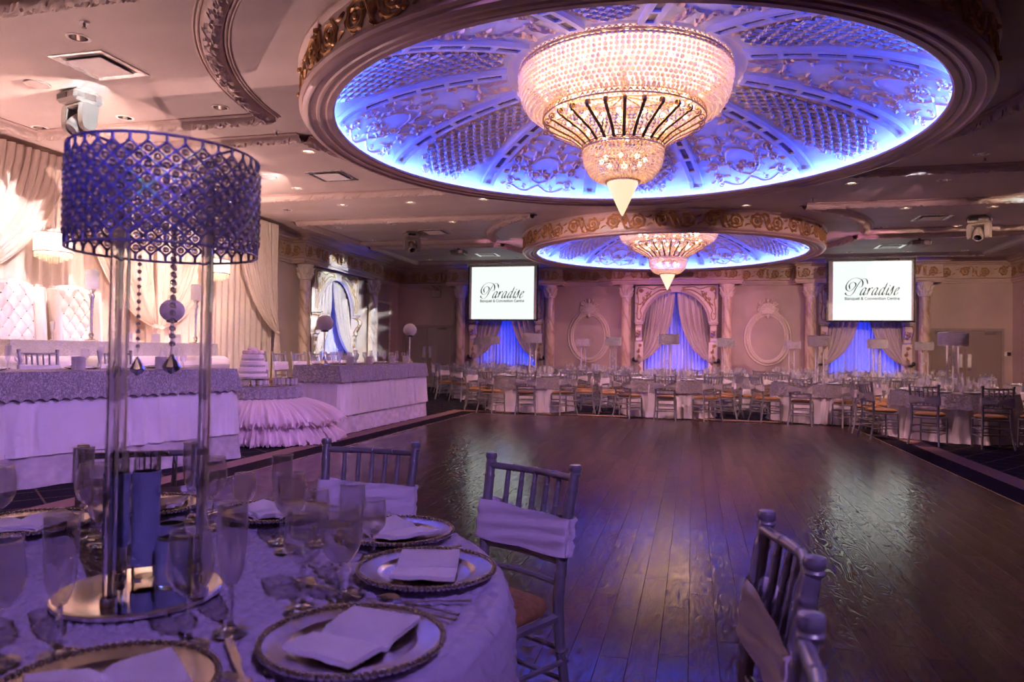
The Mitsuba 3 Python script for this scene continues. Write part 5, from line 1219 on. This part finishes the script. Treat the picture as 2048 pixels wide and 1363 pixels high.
# ---------------------------------------------------------------- tableware seen from afar
mat('m_glassfar', {'type': 'blendbsdf', 'weight': 0.13, 'a': {'type': 'thindielectric'}, 'b': {'type': 'twosided', 'b': pri((0.86, 0.84, 0.92), 0.08, 0.35)}}, False)
mat('m_acrylic', {'type': 'blendbsdf', 'weight': 0.35, 'a': {'type': 'thindielectric'}, 'b': {'type': 'twosided', 'b': pri((0.80, 0.78, 0.92), 0.12, 0.2)}}, False)
def far_glass(prof, n=10): P = Proto(); P.add('', lathe(prof, n), 'm_glassfar', 50); return P
WINE = [(0.036, 0.004), (0.034, 0.006), (0.006, 0.012), (0.0045, 0.09), (0.012, 0.10), (0.036, 0.125), (0.042, 0.155), (0.036, 0.205)]
FLUTE = [(0.034, 0.004), (0.032, 0.006), (0.006, 0.012), (0.0045, 0.085), (0.011, 0.10), (0.024, 0.14), (0.028, 0.18), (0.027, 0.235)]
GOBLET = [(0.036, 0.004), (0.034, 0.006), (0.007, 0.012), (0.0055, 0.06), (0.012, 0.068), (0.034, 0.09), (0.040, 0.125), (0.033, 0.17)]
FG = {'wine_glass': far_glass(WINE), 'champagne_flute': far_glass(FLUTE), 'water_goblet': far_glass(GOBLET)}
PLF = Proto(); PLF.add('', lathe([(0.0, 0.004), (0.105, 0.004), (0.115, 0.010), (0.155, 0.016), (0.165, 0.020), (0.165, 0.012), (0.11, 0.0), (0.0, 0.0)], 24), 'm_steel', 40)
def napkin_mesh(w=0.20, d=0.13, h=0.012, n=13, m=7):
    X, Y = np.meshgrid(np.linspace(-w/2, w/2, n), np.linspace(-d/2, d/2, m), indexing='ij')
    fold = -0.010*np.exp(-(X/0.012)**2); cup = 0.006*np.abs(X/(w/2))**1.5
    Z = h+cup+fold+0.004*meshkit.noise(np.stack([X*30, Y*30, 0*X], -1), 3); Xp = X*(1-0.10*Y/d)
    topm = np.stack([Xp, Y, Z], -1); bot = np.stack([Xp, Y, Z-h*0.8], -1)
    ed = [sheet(np.stack([topm[0], bot[0]], 1)), sheet(np.stack([topm[-1], bot[-1]], 1)), sheet(np.stack([topm[:, 0], bot[:, 0]], 1)), sheet(np.stack([topm[:, -1], bot[:, -1]], 1))]
    return cat([sheet(topm), sheet(bot[::-1])]+ed)
NAF = Proto(); NAF.add('', napkin_mesh(n=9, m=3), 'm_napkin', 40)
VOF = Proto(); VOF.add('', cat(bling_cyl(0.042, 0.10, 14, 7), lathe([(0.0, 0.003), (0.038, 0.003), (0.038, 0.10)], 14)), 'm_bling')
# centrepiece lamp, far version
LF = Proto()
LF.add('mirror_base', lathe([(0.0, 0.0), (0.15, 0.0), (0.15, 0.012), (0.14, 0.016), (0.0, 0.016)], 28), 'm_mirror', 30)
for k in range(3):
    a = 2*PI*k/3-0.14; LF.add('tube', mv(lathe([(0.0, 0.016), (0.015, 0.016), (0.015, 0.80), (0.0, 0.80)], 10), (0.09*math.cos(a), 0.09*math.sin(a), 0)), 'm_acrylic', 40)
zt = np.linspace(0, 2*PI, 73); ridges = []
for q in range(8):
    zz_ = 0.762+0.025*q+0.016*(np.arange(73) % 2); rr_ = 0.212+0.004*(np.arange(73) % 2)
    ridges.append(tube(np.stack([rr_*np.cos(zt), rr_*np.sin(zt), zz_], 1), 0.0085, 4, False))
LF.add('shade', lathe([(0.203, 0.755), (0.205, 0.755), (0.205, 0.97), (0.203, 0.97)], 40), 'm_fixture_dark', 40, label='drum of the lamp shade')
LF.add('crystal_rows', cat(ridges+[lathe([(0.206, 0.752), (0.216, 0.752), (0.216, 0.759), (0.206, 0.759)], 40), lathe([(0.206, 0.966), (0.216, 0.966), (0.216, 0.973), (0.206, 0.973)], 40)]), 'm_bling', label='zigzag rows of silver crystals', kind='stuff')
for k in range(3):
    a = 2*PI*k/3+0.5; C = [(0.04*math.cos(a), 0.04*math.sin(a), 0.95-0.03*q) for q in range(20-2*k)]
    LF.add('bead_strand', cat(scatter(_OCT, C, scale=np.full(len(C), 0.010)), ball((0.04*math.cos(a), 0.04*math.sin(a), C[-1][2]-0.035), (0.022, 0.022, 0.026), 0)), 'm_bling')
# the round table itself
RTB = Proto()
RTB.add('tabletop', lathe([(0.0, 0.725), (0.89, 0.725), (0.89, 0.752), (0.0, 0.752)], 48), 'm_wall_dark', 30)
RTB.add('pedestal', cat([rod((0, 0, 0.03), (0, 0, 0.725), 0.045, 10), lathe([(0.0, 0.0), (0.36, 0.0), (0.34, 0.03), (0.0, 0.05)], 20)]), 'm_steel', 30)
RO = round_outline(0.90, 72)
CLV = []
for s_ in range(3):
    P = Proto(); P.add('cloth', cat(top_of(RO, 0.756), skirt(RO, 0.756, 0.012, 15+2*s_, 0.06, 0.055, 12, 0.03, seed=s_, pool=0.06)), 'm_satin', 40, label='white satin cloth')
    P.add('lace_overlay', cat(top_of(RO, 0.761), skirt(RO, 0.761, 0.50, 22, 0.04, 0.016, 6, 0.022, 0.025, 0.1, 0.012, seed=4)), 'm_lace', 40, label='silvery rosette lace'); CLV.append(P)
ORD = ['front one', 'second', 'third', 'fourth', 'fifth', 'sixth', 'seventh', 'eighth', 'ninth', 'tenth']
def seat(i): return 'at the very front' if i == 0 else ORD[i]+' clockwise from the front'
TABLES = [  # x, y, first chair angle, seats, words
    (-3.55, 15.85, 8, 10, 'front table below the left screen', 1), (-0.50, 15.70, 0, 10, 'front table before the middle arch', 1), (2.50, 15.65, 14, 10, 'front table before the right oval', 1),
    (4.15, 13.15, 5, 10, 'nearest table right of the floor', 1), (-5.40, 19.0, 20, 9, 'table near the left corner', 1), (-2.05, 19.0, 12, 9, 'second-row table before the left oval', 1),
    (0.80, 18.9, 4, 9, 'second-row table right of the middle', 1), (4.20, 18.3, 16, 9, 'table below the right screen', 1), (-6.55, 21.75, 0, 8, 'back table under the left screen', 1),
    (-3.25, 21.6, 10, 8, 'back table under the left oval', 1), (2.75, 21.6, 6, 8, 'back table under the right oval', 1), (5.95, 21.0, 0, 8, 'back table right of the right screen', 1), (7.25, 16.9, 10, 9, 'table at the far right edge', 0)]
taken = []
for ti, (x, y, a0, ns, w, lamp) in enumerate(TABLES):
    g = np.random.default_rng(100+ti); M = at(x, y)
    RTB.put('round_table', M, 'round dinner table hidden under cloth: '+w, 'table')
    CLV[ti % 3].put('tablecloth', at(x, y, 0, 37*ti), 'white satin cloth with rosette lace overlay, '+w, 'tablecloth')
    if lamp: LF.put('centrepiece_lamp', at(x, y, 0.763, 25+40*ti), 'silver crystal drum lamp on clear tubes, '+w, 'table lamp')
    angs = [math.radians(a0-90+360*j/ns) for j in range(ns)]
    j0 = min(range(ns), key=lambda j: math.hypot(x+1.2*math.cos(angs[j]), y+1.2*math.sin(angs[j])))
    for j in range(ns):
        a = angs[j]; i = (j0-j) % ns
        r = 1.27+g.uniform(-0.03, 0.05); ca, sa = math.cos(a), math.sin(a)
        px, py = x+r*ca, y+r*sa; tw = g.uniform(-9, 9); gr = [(g.uniform(-0.03, 0.03), g.uniform(-0.03, 0.03)) for _ in range(3)]
        if py > 23.6 or px < -9.9 or px > 8.8: continue
        if all(math.hypot(px-u, py-v) > 0.50 for u, v in taken):
            taken.append((px, py)); CH_F.put('chair', at(px, py, 0, math.degrees(a)+90+tw), f'silver sashed chair, {seat(i)}, at {w}', 'chair', f'chairs at the {w}')
        rp = 0.70
        PLF.put('charger_plate', at(x+rp*ca, y+rp*sa, 0.763), f'silver charger plate, {seat(i)}, {w}', 'plate', f'plates on the {w}')
        NAF.put('napkin', at(x+rp*ca, y+rp*sa, 0.763+0.014, math.degrees(a)+90), f'folded white napkin, {seat(i)}, {w}', 'napkin', f'napkins on the {w}')
        for (nm, rg, da), (db, drg) in zip((('wine_glass', 0.48, 0.10), ('champagne_flute', 0.42, -0.06), ('water_goblet', 0.50, -0.22)), gr):
            b = a+da+db; rq = rg+drg
            FG[nm].put(nm, at(x+rq*math.cos(b), y+rq*math.sin(b), 0.762), f'clear {nm.replace("_", " ")}, {seat(i)}, {w}', 'glass', f'{nm.replace("_", " ")}s on the {w}')
    nv = 3 if lamp else 2
    for j in range(nv):
        b = -PI/2+2*PI*j/nv+0.3; VOF.put('votive_holder', at(x+0.25*math.cos(b), y+0.25*math.sin(b), 0.762), f'small rhinestone candle holder, {("front", "right rear", "left rear")[j]} one, {w}', 'candle holder', f'candle holders on the {w}')
# ---------------------------------------------------------------- settings and chairs at the head tables
EN = ['right end', 'second from the right end', 'third from the right end', 'fourth from the right end', 'fifth from the right end', 'sixth from the right end']
EF = ['near end', 'second from the near end', 'third from the near end', 'fourth from the near end', 'fifth from the near end', 'far end']
def setting(x, y, z, rz, w, n, e):
    c, s = math.cos(math.radians(rz)), math.sin(math.radians(rz))
    def loc(a, b): return x+c*a-s*b, y+s*a+c*b
    px, py = loc(0, -0.05); PLF.put('charger_plate', at(px, py, z), f'silver charger plate, {e}, {w}', 'plate', f'plates on the {w}')
    NAF.put('napkin', at(px, py, z+0.014, rz), f'folded white napkin, {e}, {w}', 'napkin', f'napkins on the {w}')
    for nm, a, b in (('wine_glass', 0.12, 0.20), ('champagne_flute', -0.02, 0.24), ('water_goblet', -0.14, 0.19))[:n]:
        gx, gy = loc(a, b); FG[nm].put(nm, at(gx, gy, z), f'clear {nm.replace("_", " ")}, {e}, {w}', 'glass', f'{nm.replace("_", " ")}s on the {w}')
w1, w2 = 'head table nearest the camera', 'head table beyond the cake'
for j in range(5):
    p = c1+d1*(1.75-0.86*j)+n1*0.14; setting(p[0], p[1], Z1+0.005, -90-15.5, w1, 3, EN[j])
    q = c1+d1*(1.75-0.86*j)+n1*0.80
    CH_F.put('chair', at(q[0], q[1], 0.33, -90-15.5), f'silver sashed chair, {EN[j]}, behind the {w1}', 'chair', f'chairs behind the {w1}')
VB = Proto(); VB.add('', cat(bling_cyl(0.058, 0.135, 20, 9), lathe([(0.0, 0.003), (0.054, 0.003), (0.054, 0.135)], 20)), 'm_bling')
for j, s_ in enumerate((2.05, 1.50, 0.62, -0.35, -1.2)):
    p = c1+d1*s_-n1*0.22; VB.put('crystal_candle_holder', at(p[0], p[1], Z1+0.006), f'rhinestone cylinder candle holder, {EN[j]}, {w1}', 'candle holder', f'rhinestone holders on the {w1}')
for j in range(6):
    y = 10.15+0.60*j; CH_F.put('chair', at(-6.55, y, 0.33, -90+4*math.sin(j*3)), f'silver sashed chair, {EF[j]}, behind the {w2}', 'chair', f'chairs behind the {w2}')
    setting(-5.66, 10.25+0.56*j, Z2+0.005, -90, w2, 3, EF[j])
for i, y in enumerate((10.45, 11.15, 12.1, 12.75)): VB.put('crystal_candle_holder', at(-5.33, y, Z2+0.006), f'rhinestone cylinder candle holder, {EF[i] if i < 3 else EF[5]}, {w2}', 'candle holder', f'rhinestone holders on the {w2}')
for y, e in ((8.6, 'nearest'), (9.15, 'middle'), (9.6, 'farthest')): VB.put('crystal_candle_holder', at(-7.9, y, 1.362), f'{e} rhinestone candle holder on the sequin table of the stage', 'candle holder', 'rhinestone holders on the sequin table')
for y, e in ((7.3, 'left'), (8.35, 'right')): FG['champagne_flute'].put('champagne_flute', at(-7.85, y, 1.36), f'{e} champagne flute on the sequin table of the stage', 'glass', 'flutes on the sequin table')
# ---------------------------------------------------------------- the table in front of the camera
NT = (-1.30, 1.37); ZN = 0.765
k = thing('round_table', 'round dinner table in the foreground, hidden under lace', 'table')
part(k, 'tabletop', mv(lathe([(0.0, 0.72), (0.885, 0.72), (0.885, 0.745), (0.0, 0.745)], 64), (*NT, 0)), 'm_wall_dark', 30)
part(k, 'pedestal', mv(cat([rod((0, 0, 0.03), (0, 0, 0.72), 0.045, 12), lathe([(0.0, 0.0), (0.36, 0.0), (0.34, 0.03), (0.0, 0.05)], 24)]), (*NT, 0)), 'm_steel', 30)
def rosettes(x, y, seed=0):
    """Height of crowded ribbon rosettes."""
    f = 30.0; best, second = np.full(np.shape(x), 9.0), np.full(np.shape(x), 9.0); ang = np.zeros(np.shape(x))
    ix, iy = np.floor(x*f), np.floor(y*f)
    for a in (-1, 0, 1):
        for b in (-1, 0, 1):
            cx, cy = ix+a, iy+b; h1 = np.modf(np.abs(np.sin(cx*127.1+cy*311.7+seed)*43758.5453))[0]; h2 = np.modf(np.abs(np.sin(cx*269.5+cy*183.3+seed)*43758.5453))[0]
            dx, dy = cx+0.2+0.6*h1-x*f, cy+0.2+0.6*h2-y*f; d = np.hypot(dx, dy)
            second = np.where(d < best, best, np.minimum(second, d)); ang = np.where(d < best, np.arctan2(dy, dx)+6*h1, ang); best = np.minimum(best, d)
    return 0.010*np.clip((second-best)*2.2, 0, 1)**0.6*(0.75+0.25*np.sin(ang*3+best*14))
nr, na = 150, 640
r_, a_ = np.meshgrid(np.r_[0.001, np.linspace(0.02, 0.905, nr-1)], np.linspace(0, 2*PI, na+1), indexing='ij')
X, Y = NT[0]+r_*np.cos(a_), NT[1]+r_*np.sin(a_)
Zt = 0.752+rosettes(X, Y)*np.clip((0.93-r_)/0.03, 0.3, 1)
drop, u = [], np.linspace(0.0, 1, 70)[1:]
for q in u:
    aa = a_[0]; fold = 0.012*q+0.05*q*np.sin(aa*17+1.5*np.sin(aa*3))*min(1, q*2)
    rr_ = 0.915+0.02*min(1, q*10)+fold+rosettes(aa*0.92, np.full_like(aa, 0.74*q), 3)
    drop.append(np.stack([NT[0]+rr_*np.cos(aa), NT[1]+rr_*np.sin(aa), np.full_like(aa, 0.75-0.71*q)], 1))
mat('m_nearlace', bump(pri((0.36, 0.32, 0.40), 0.42, 0.25, sheen=0.3), lambda p, n, uv: 0.0022*noise(p.x*330, p.y*330, p.z*330), 1.0, 8e-4))
single('lace_tablecloth', sheet(np.concatenate([np.stack([X, Y, Zt], -1), np.array(drop)])), 'm_nearlace', 'lavender rosette lace cloth covering the foreground round table', 'tablecloth', smooth=True)

# --- foreground chairs: back centre (height 0.92) and facing direction
for bx, by, fx, fy, w in ((-0.555, 2.495, -0.477, -0.879, 'silver chair with white sash in the foreground, standing against the bare dance floor'),
                          (-1.305, 2.76, 0.05, -1.0, 'silver chair with white sash directly behind the foreground wine glasses'),
                          (-2.095, 2.365, 0.596, -0.803, 'silver chair with white sash behind the tall table lamp tubes'),
                          (0.205, 1.655, -0.99, -0.12, 'silver chair in the lower right foreground seen from its side, with sash'),
                          (0.13, 0.94, -0.97, 0.22, 'silver chair cut off at the bottom edge, beside the lower right chair')):
    l = math.hypot(fx, fy); fx, fy = fx/l, fy/l
    CH_N.put('chair', at(bx+0.252*fx, by+0.252*fy, 0.002, math.degrees(math.atan2(fy, fx))-90), w, 'chair')

# --- centrepiece lamp
LC = (-1.12, 1.32); RS, ZS0, ZS1 = 0.189, 1.505, 1.714; MC = (-1.157, 1.31)
k = thing('centrepiece_lamp', 'tall foreground table lamp: blue-lit crystal lattice drum on clear tubes', 'table lamp')
part(k, 'mirror_base', mv(lathe([(0.0, ZN), (0.168, ZN), (0.168, ZN+0.008), (0.16, ZN+0.012), (0.0, ZN+0.012)], 64), (*MC, 0)), 'm_mirror', 30, label='round mirror base')
for j in range(4):
    a = math.radians(83+90*j); x, y = LC[0]+0.120*math.cos(a), LC[1]+0.120*math.sin(a)
    t_ = part(k, 'tube', mv(lathe([(0.0085, ZN+0.0125), (0.012, ZN+0.0125), (0.012, ZS1-0.03), (0.0085, ZS1-0.03), (0.0085, ZN+0.0125)], 20), (x, y, 0)), 'm_glass', 40, label='clear acrylic tube')
    part(t_, 'ferrule', mv(lathe([(0.0125, ZN+0.012), (0.016, ZN+0.012), (0.016, ZN+0.03), (0.0125, ZN+0.03)], 20), (x, y, 0)), 'm_chrome', 40)
    part(t_, 'top_cap', mv(lathe([(0.0, ZS1-0.029), (0.014, ZS1-0.029), (0.014, ZS1-0.02), (0.0, ZS1-0.018)], 16), (x, y, 0)), 'm_chrome', 40)
mat('m_lattice', pri((0.50, 0.48, 0.58), 0.27, 0.88))
NB, NROW = 36, 12; dz_ = (ZS1-ZS0-0.03)/NROW; bars = []
def cyl(a, z, r=RS): return np.stack([LC[0]+r*np.cos(a), LC[1]+r*np.sin(a), z], -1)
for j in range(NB):
    for s in (1, -1):
        t = np.linspace(0, 1, NROW*4+1); a = (j+s*t*NROW*0.5)*2*PI/NB
        wv = 0.0012*np.abs(np.sin(t*NROW*PI))
        bars.append(tube(cyl(a, ZS0+0.015+t*(ZS1-ZS0-0.03)), 0.0021+0.0013*np.abs(np.cos(t*NROW*PI)), 5))
stub = [tube(cyl(np.full(2, j*2*PI/NB), np.array(z)), 0.003, 5) for j in range(NB) for z in ((ZS0, ZS0+0.017), (ZS1-0.017, ZS1))]
part(k, 'lattice', cat(bars+stub), 'm_lattice', 50, label='metal diamond lattice shade')
for z in (ZS0, ZS1): part(k, 'shade_ring', tube(cyl(np.linspace(0, 2*PI, 97), np.full(97, z)), 0.0028, 6), 'm_lattice', True)
part(k, 'spider', cat([rod((*LC, ZS1-0.02), (LC[0]+RS*math.cos(a), LC[1]+RS*math.sin(a), ZS1), 0.003, 5) for a in np.arange(4)*PI/2+math.radians(83)]), 'm_lattice')
C = [((j+0.5*((i+1) % 2))*2*PI/NB, ZS0+0.015+i*dz_) for i in range(1, NROW) for j in range(NB)]
P3 = np.array([cyl(a, z, RS-0.001) for a, z in C]); d_ = np.hypot(P3[:, 0], P3[:, 1]); o = np.argsort(d_)
bead_v, bead_f = _ICO[1]
mat('m_crystal', {'type': 'blendbsdf', 'weight': 0.05, 'a': {'type': 'dielectric', 'int_ior': 1.6}, 'b': {'type': 'twosided', 'b': pri((0.80, 0.78, 0.86), 0.12, 0.6)}}, False)
bead = ply((bead_v*0.0074, bead_f), 'm_crystal')
for i in o[:300]: part(k, 'crystal_bead', {**bead, 'to_world': T().translate([float(x) for x in P3[i]])}, None)
part(k, 'crystal_beads_behind', scatter((bead_v*0.0074, bead_f), P3[o[300:]]), 'm_crystal', kind='stuff', label='crystal beads on the far side of the shade')
def pear(c, r, h):
    pr = [(0.0, 0.55*h), (0.25*r, 0.42*h), (0.7*r, 0.1*h), (r, -0.12*h), (0.75*r, -0.3*h), (0.0, -0.5*h)]
    return mv(lathe(pr, 9), c)
for j, (dx, dy, zb, n_, br) in enumerate(((0.032, -0.028, 1.262, 15, 0.0062), (0.012, 0.02, 1.262, 16, 0.005), (-0.085, -0.035, 1.250, 16, 0.0046), (-0.066, 0.02, 1.255, 16, 0.0046))):
    ca, sa = math.cos(YAW), math.sin(YAW); x, y = LC[0]+ca*dx-sa*dy, LC[1]+sa*dx+ca*dy
    s_ = part(k, 'crystal_strand', rod((x, y, zb+0.03), (x, y, ZS1-0.01), 0.0008, 4), 'm_steel')
    for q in range(n_): part(s_, 'bead', {**ply((bead_v*br, bead_f), 'm_crystal'), 'to_world': T().translate([x, y, zb+0.045+q*0.0165])}, None)
    part(s_, 'pear_drop', pear((x, y, zb), 0.020 if j == 0 else 0.016, 0.042), 'm_crystal', label='faceted pear drop')
# --- rhinestone candle holders
def holder(x, y, r, h, wrap, label, z=ZN+0.0125):
    k = thing('candle_holder', label, 'candle holder')
    part(k, 'glass', mv(lathe([(0.0, 0.0), (r, 0.0), (r, h), (r-0.002, h), (r-0.002, 0.004), (0.0, 0.004)], 36), (x, y, z)), 'm_glass', 40)
    n = int(2*PI*r/0.0042); m = int((wrap[1]-wrap[0])/0.0042)
    part(k, 'rhinestone_wrap', mv(cat(bling_cyl(r+0.0018, wrap[1]-wrap[0], n, m, wrap[0]), lathe([(r+0.0006, wrap[0]), (r+0.0006, wrap[1])], 36)), (x, y, z)), 'm_blingblue', kind='stuff', label='wrap of tiny rhinestones')
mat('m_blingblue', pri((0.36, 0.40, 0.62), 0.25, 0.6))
holder(-1.262, 1.352, 0.0245, 0.285, (0.07, 0.235), 'tall glass cylinder with rhinestone wrap, left of the pair at the lamp tubes')
holder(-1.200, 1.372, 0.0265, 0.287, (0.03, 0.24), 'tall glass cylinder with rhinestone wrap, right of the pair at the lamp tubes')
holder(-1.108, 1.355, 0.034, 0.105, (0.004, 0.10), 'short rhinestone candle cup on the mirror, in front')
holder(-1.255, 1.520, 0.030, 0.10, (0.004, 0.098), 'short rhinestone candle cup on the lace behind the mirror', ZN-0.002)

# --- glassware
mat('m_glasswall', {'type': 'thindielectric', 'int_ior': 1.9}, False)
def near_glass(kind, n=36):
    P = Proto()
    if kind == 'wine_glass': foot, hs, bowl = 0.036, 0.085, [(0.004, 0.088), (0.014, 0.092), (0.030, 0.108), (0.0395, 0.13), (0.041, 0.15), (0.0385, 0.18), (0.0345, 0.205)]
    elif kind == 'champagne_flute': foot, hs, bowl = 0.033, 0.082, [(0.004, 0.085), (0.012, 0.092), (0.021, 0.115), (0.0265, 0.15), (0.028, 0.19), (0.0275, 0.24)]
    else: foot, hs, bowl = 0.034, 0.055, [(0.004, 0.058), (0.014, 0.063), (0.029, 0.08), (0.034, 0.10), (0.0325, 0.125), (0.029, 0.148)]
    P.add('bowl', cat(lathe(np.vstack([[(0.0, bowl[0][1])], smooth_path(bowl, 4)]), n), lathe(np.vstack([[(0.0, bowl[0][1]+0.004)], smooth_path(bowl, 4)*[[0.95, 1.0]]]), n)), 'm_glasswall', True)
    P.add('rim', tube(np.column_stack([arc(0, 0, bowl[-1][0], 0, 2*PI, n+1), np.full(n+1, bowl[-1][1])]), 0.0016, 6), 'm_glass', True)
    P.add('stem', lathe([(0.0, 0.0005), (foot, 0.0005), (foot, 0.002), (foot*0.6, 0.004), (0.010, 0.008), (0.0052, 0.018), (0.0042, hs*0.5), (0.005, hs-0.012), (0.0052, hs-0.002), (0.0045, hs+0.0025), (0.0, hs+0.0028)], n), 'm_glass', 40)
    return P
NG = {n_: near_glass(n_) for n_ in ('wine_glass', 'champagne_flute', 'water_goblet')}
ZG = ZN-0.002
for nm, lst in (('champagne_flute', [(-1.096, 1.760, 'left of the middle chair sash'), (-0.717, 1.430, 'tall one nearest the folded napkin'), (-0.834, 1.175, 'right of the lamp mirror'), (-1.694, 1.690, 'behind the left lamp tube'), (-1.491, 1.895, 'between the lamp tubes'), (-1.050, 1.005, 'at the lower left, near the camera')]),
                ('wine_glass', [(-1.030, 1.695, 'farther one left of the middle chair'), (-0.770, 1.322, 'near the spoon'), (-0.700, 1.348, 'tall rim overlapping the middle chair sash'), (-0.865, 1.100, 'front one before the lamp mirror'), (-1.610, 1.640, 'left of the rhinestone cylinders'), (-1.385, 1.850, 'right of the right lamp tube'), (-1.120, 0.950, 'large blurred one at the lower left'), (-1.810, 1.530, 'cut by the left edge')]),
                ('water_goblet', [(-0.995, 1.775, 'low one behind the two wine glasses'), (-0.790, 1.695, 'before the farther plate at the middle'), (-1.530, 1.590, 'behind the rhinestone cylinders'), (-1.330, 1.930, 'small one right of the lamp tube')])):
    for x, y, w in lst:
        NG[nm].put(nm, at(x, y, ZG+0.004, 30), f'clear {nm.replace("_", " ")} on the foreground table, {w}', 'glass')

# --- place settings: beaded charger, napkin, cutlery
CP = Proto()
CP.add('plate', lathe([(0.0, 0.001), (0.10, 0.001), (0.108, 0.004), (0.116, 0.010), (0.150, 0.014), (0.160, 0.016), (0.160, 0.013), (0.118, 0.005), (0.105, -0.002), (0.0, -0.002)], 64), 'm_silverplate', 30)
mat('m_silverplate', {'type': 'roughconductor', 'material': 'Ag', 'alpha': 0.09, 'specular_reflectance': rgb((0.80, 0.76, 0.82))})
nb = 84
b_ply = ply((_ICO[1][0]*0.0062, _ICO[1][1]), 'm_silverplate', True)
for j in range(nb):
    a = 2*PI*j/nb; CP.add('rim_bead', {**b_ply, 'to_world': T().translate([0.161*math.cos(a), 0.161*math.sin(a), 0.0155])}, None)
NN = Proto(); NN.add('', cat(mv(napkin_mesh(0.215, 0.145, 0.012, 25, 13), (0, 0, 0)), mv(napkin_mesh(0.20, 0.14, 0.006, 13, 7), (0.012, 0.006, -0.003))), 'm_napkin', 40)
def strip3(pts, w, h): return None
def handle(L0, L1, w0, w1, z=0.003):
    t = np.linspace(0, 1, 10); y = L0+(L1-L0)*t; w = w0+(w1-w0)*np.abs(2*t-1)**1.5; a = np.linspace(0, 2*PI, 9)
    return sheet(np.stack([np.outer(w, np.cos(a)), np.repeat(y[:, None], 9, 1), z+np.outer(0.0022+0*w, np.sin(a))], -1))
SP, KN, FK = Proto(), Proto(), Proto()
e = np.linspace(0, 1, 12); bw = 0.020*np.sin(PI*np.clip(e*0.93+0.05, 0, 1))**0.7; A_ = np.linspace(-1, 1, 9)
SP.add('handle', handle(-0.10, 0.05, 0.002, 0.006), 'm_silverplate', True)
SP.add('bowl', sheet(np.stack([np.outer(bw, A_), np.repeat((0.05+0.06*e)[:, None], 9, 1), 0.003+0.006*(A_[None, :]**2)*np.sin(PI*e)[:, None]], -1)), 'm_silverplate', True)
KN.add('handle', handle(-0.11, 0.0, 0.006, 0.0075, 0.004), 'm_silverplate', True)
KN.add('blade', cat(slab(-0.007, 0.008, 0.0, 0.11, 0.003, 0.0048, 0.0006), slab(-0.005, 0.006, 0.11, 0.12, 0.003, 0.0046, 0.0006)), 'm_silverplate')
FK.add('handle', handle(-0.10, 0.045, 0.002, 0.006), 'm_silverplate', True)
FK.add('neck', cat(slab(-0.010, 0.010, 0.045, 0.065, 0.003, 0.005, 0.0006)), 'm_silverplate')
for j in range(4): FK.add('tine', slab(-0.010+0.0056*j, -0.007+0.0056*j, 0.065, 0.105, 0.003, 0.0048, 0.0005), 'm_silverplate')
ZPL = ZN+0.001
for i, (x, y, w) in enumerate(((-0.585, 1.18, 'nearest the camera at the bottom middle'), (-0.610, 1.610, 'in front of the bare-floor chair'), (-0.820, 1.915, 'in front of the middle chair'), (-0.86, 0.905, 'cut by the bottom edge'),
                         (-1.285, 2.03, 'behind the wine glasses'), (-1.87, 1.68, 'at the left edge'), (-1.72, 1.98, 'behind the lamp tubes'))):
    a = math.atan2(y-NT[1], x-NT[0]); rz = math.degrees(a)+90
    CP.put('charger_plate', at(x, y, ZPL+0.003), 'silver charger plate with beaded rim, '+w, 'plate')
    NN.put('napkin', at(x, y, ZPL+0.010, rz+(6, -4, 9, 3, -6, 4, 0)[i]), 'folded white napkin on the charger plate '+w, 'napkin')
    t_, r_v = np.array([-math.sin(a), math.cos(a)]), np.array([math.cos(a), math.sin(a)])
    for P, nm, off, rad in ((KN, 'knife', 0.195, 0.0), (SP, 'spoon', 0.222, 0.0), (FK, 'fork', -0.195, 0.0)):
        if i in (3, 6) and nm != 'knife': continue
        p = np.array([x, y])+t_*off-r_v*(0.02 if nm != 'fork' else 0.0)
        P.put(nm, at(p[0], p[1], ZPL+0.001, rz), f'silver {nm} beside the charger plate {w}', nm)
SP.put('spoon', at(-0.775, 1.44, ZPL+0.001, 70), 'silver dessert spoon lying between the wine glasses', 'spoon')
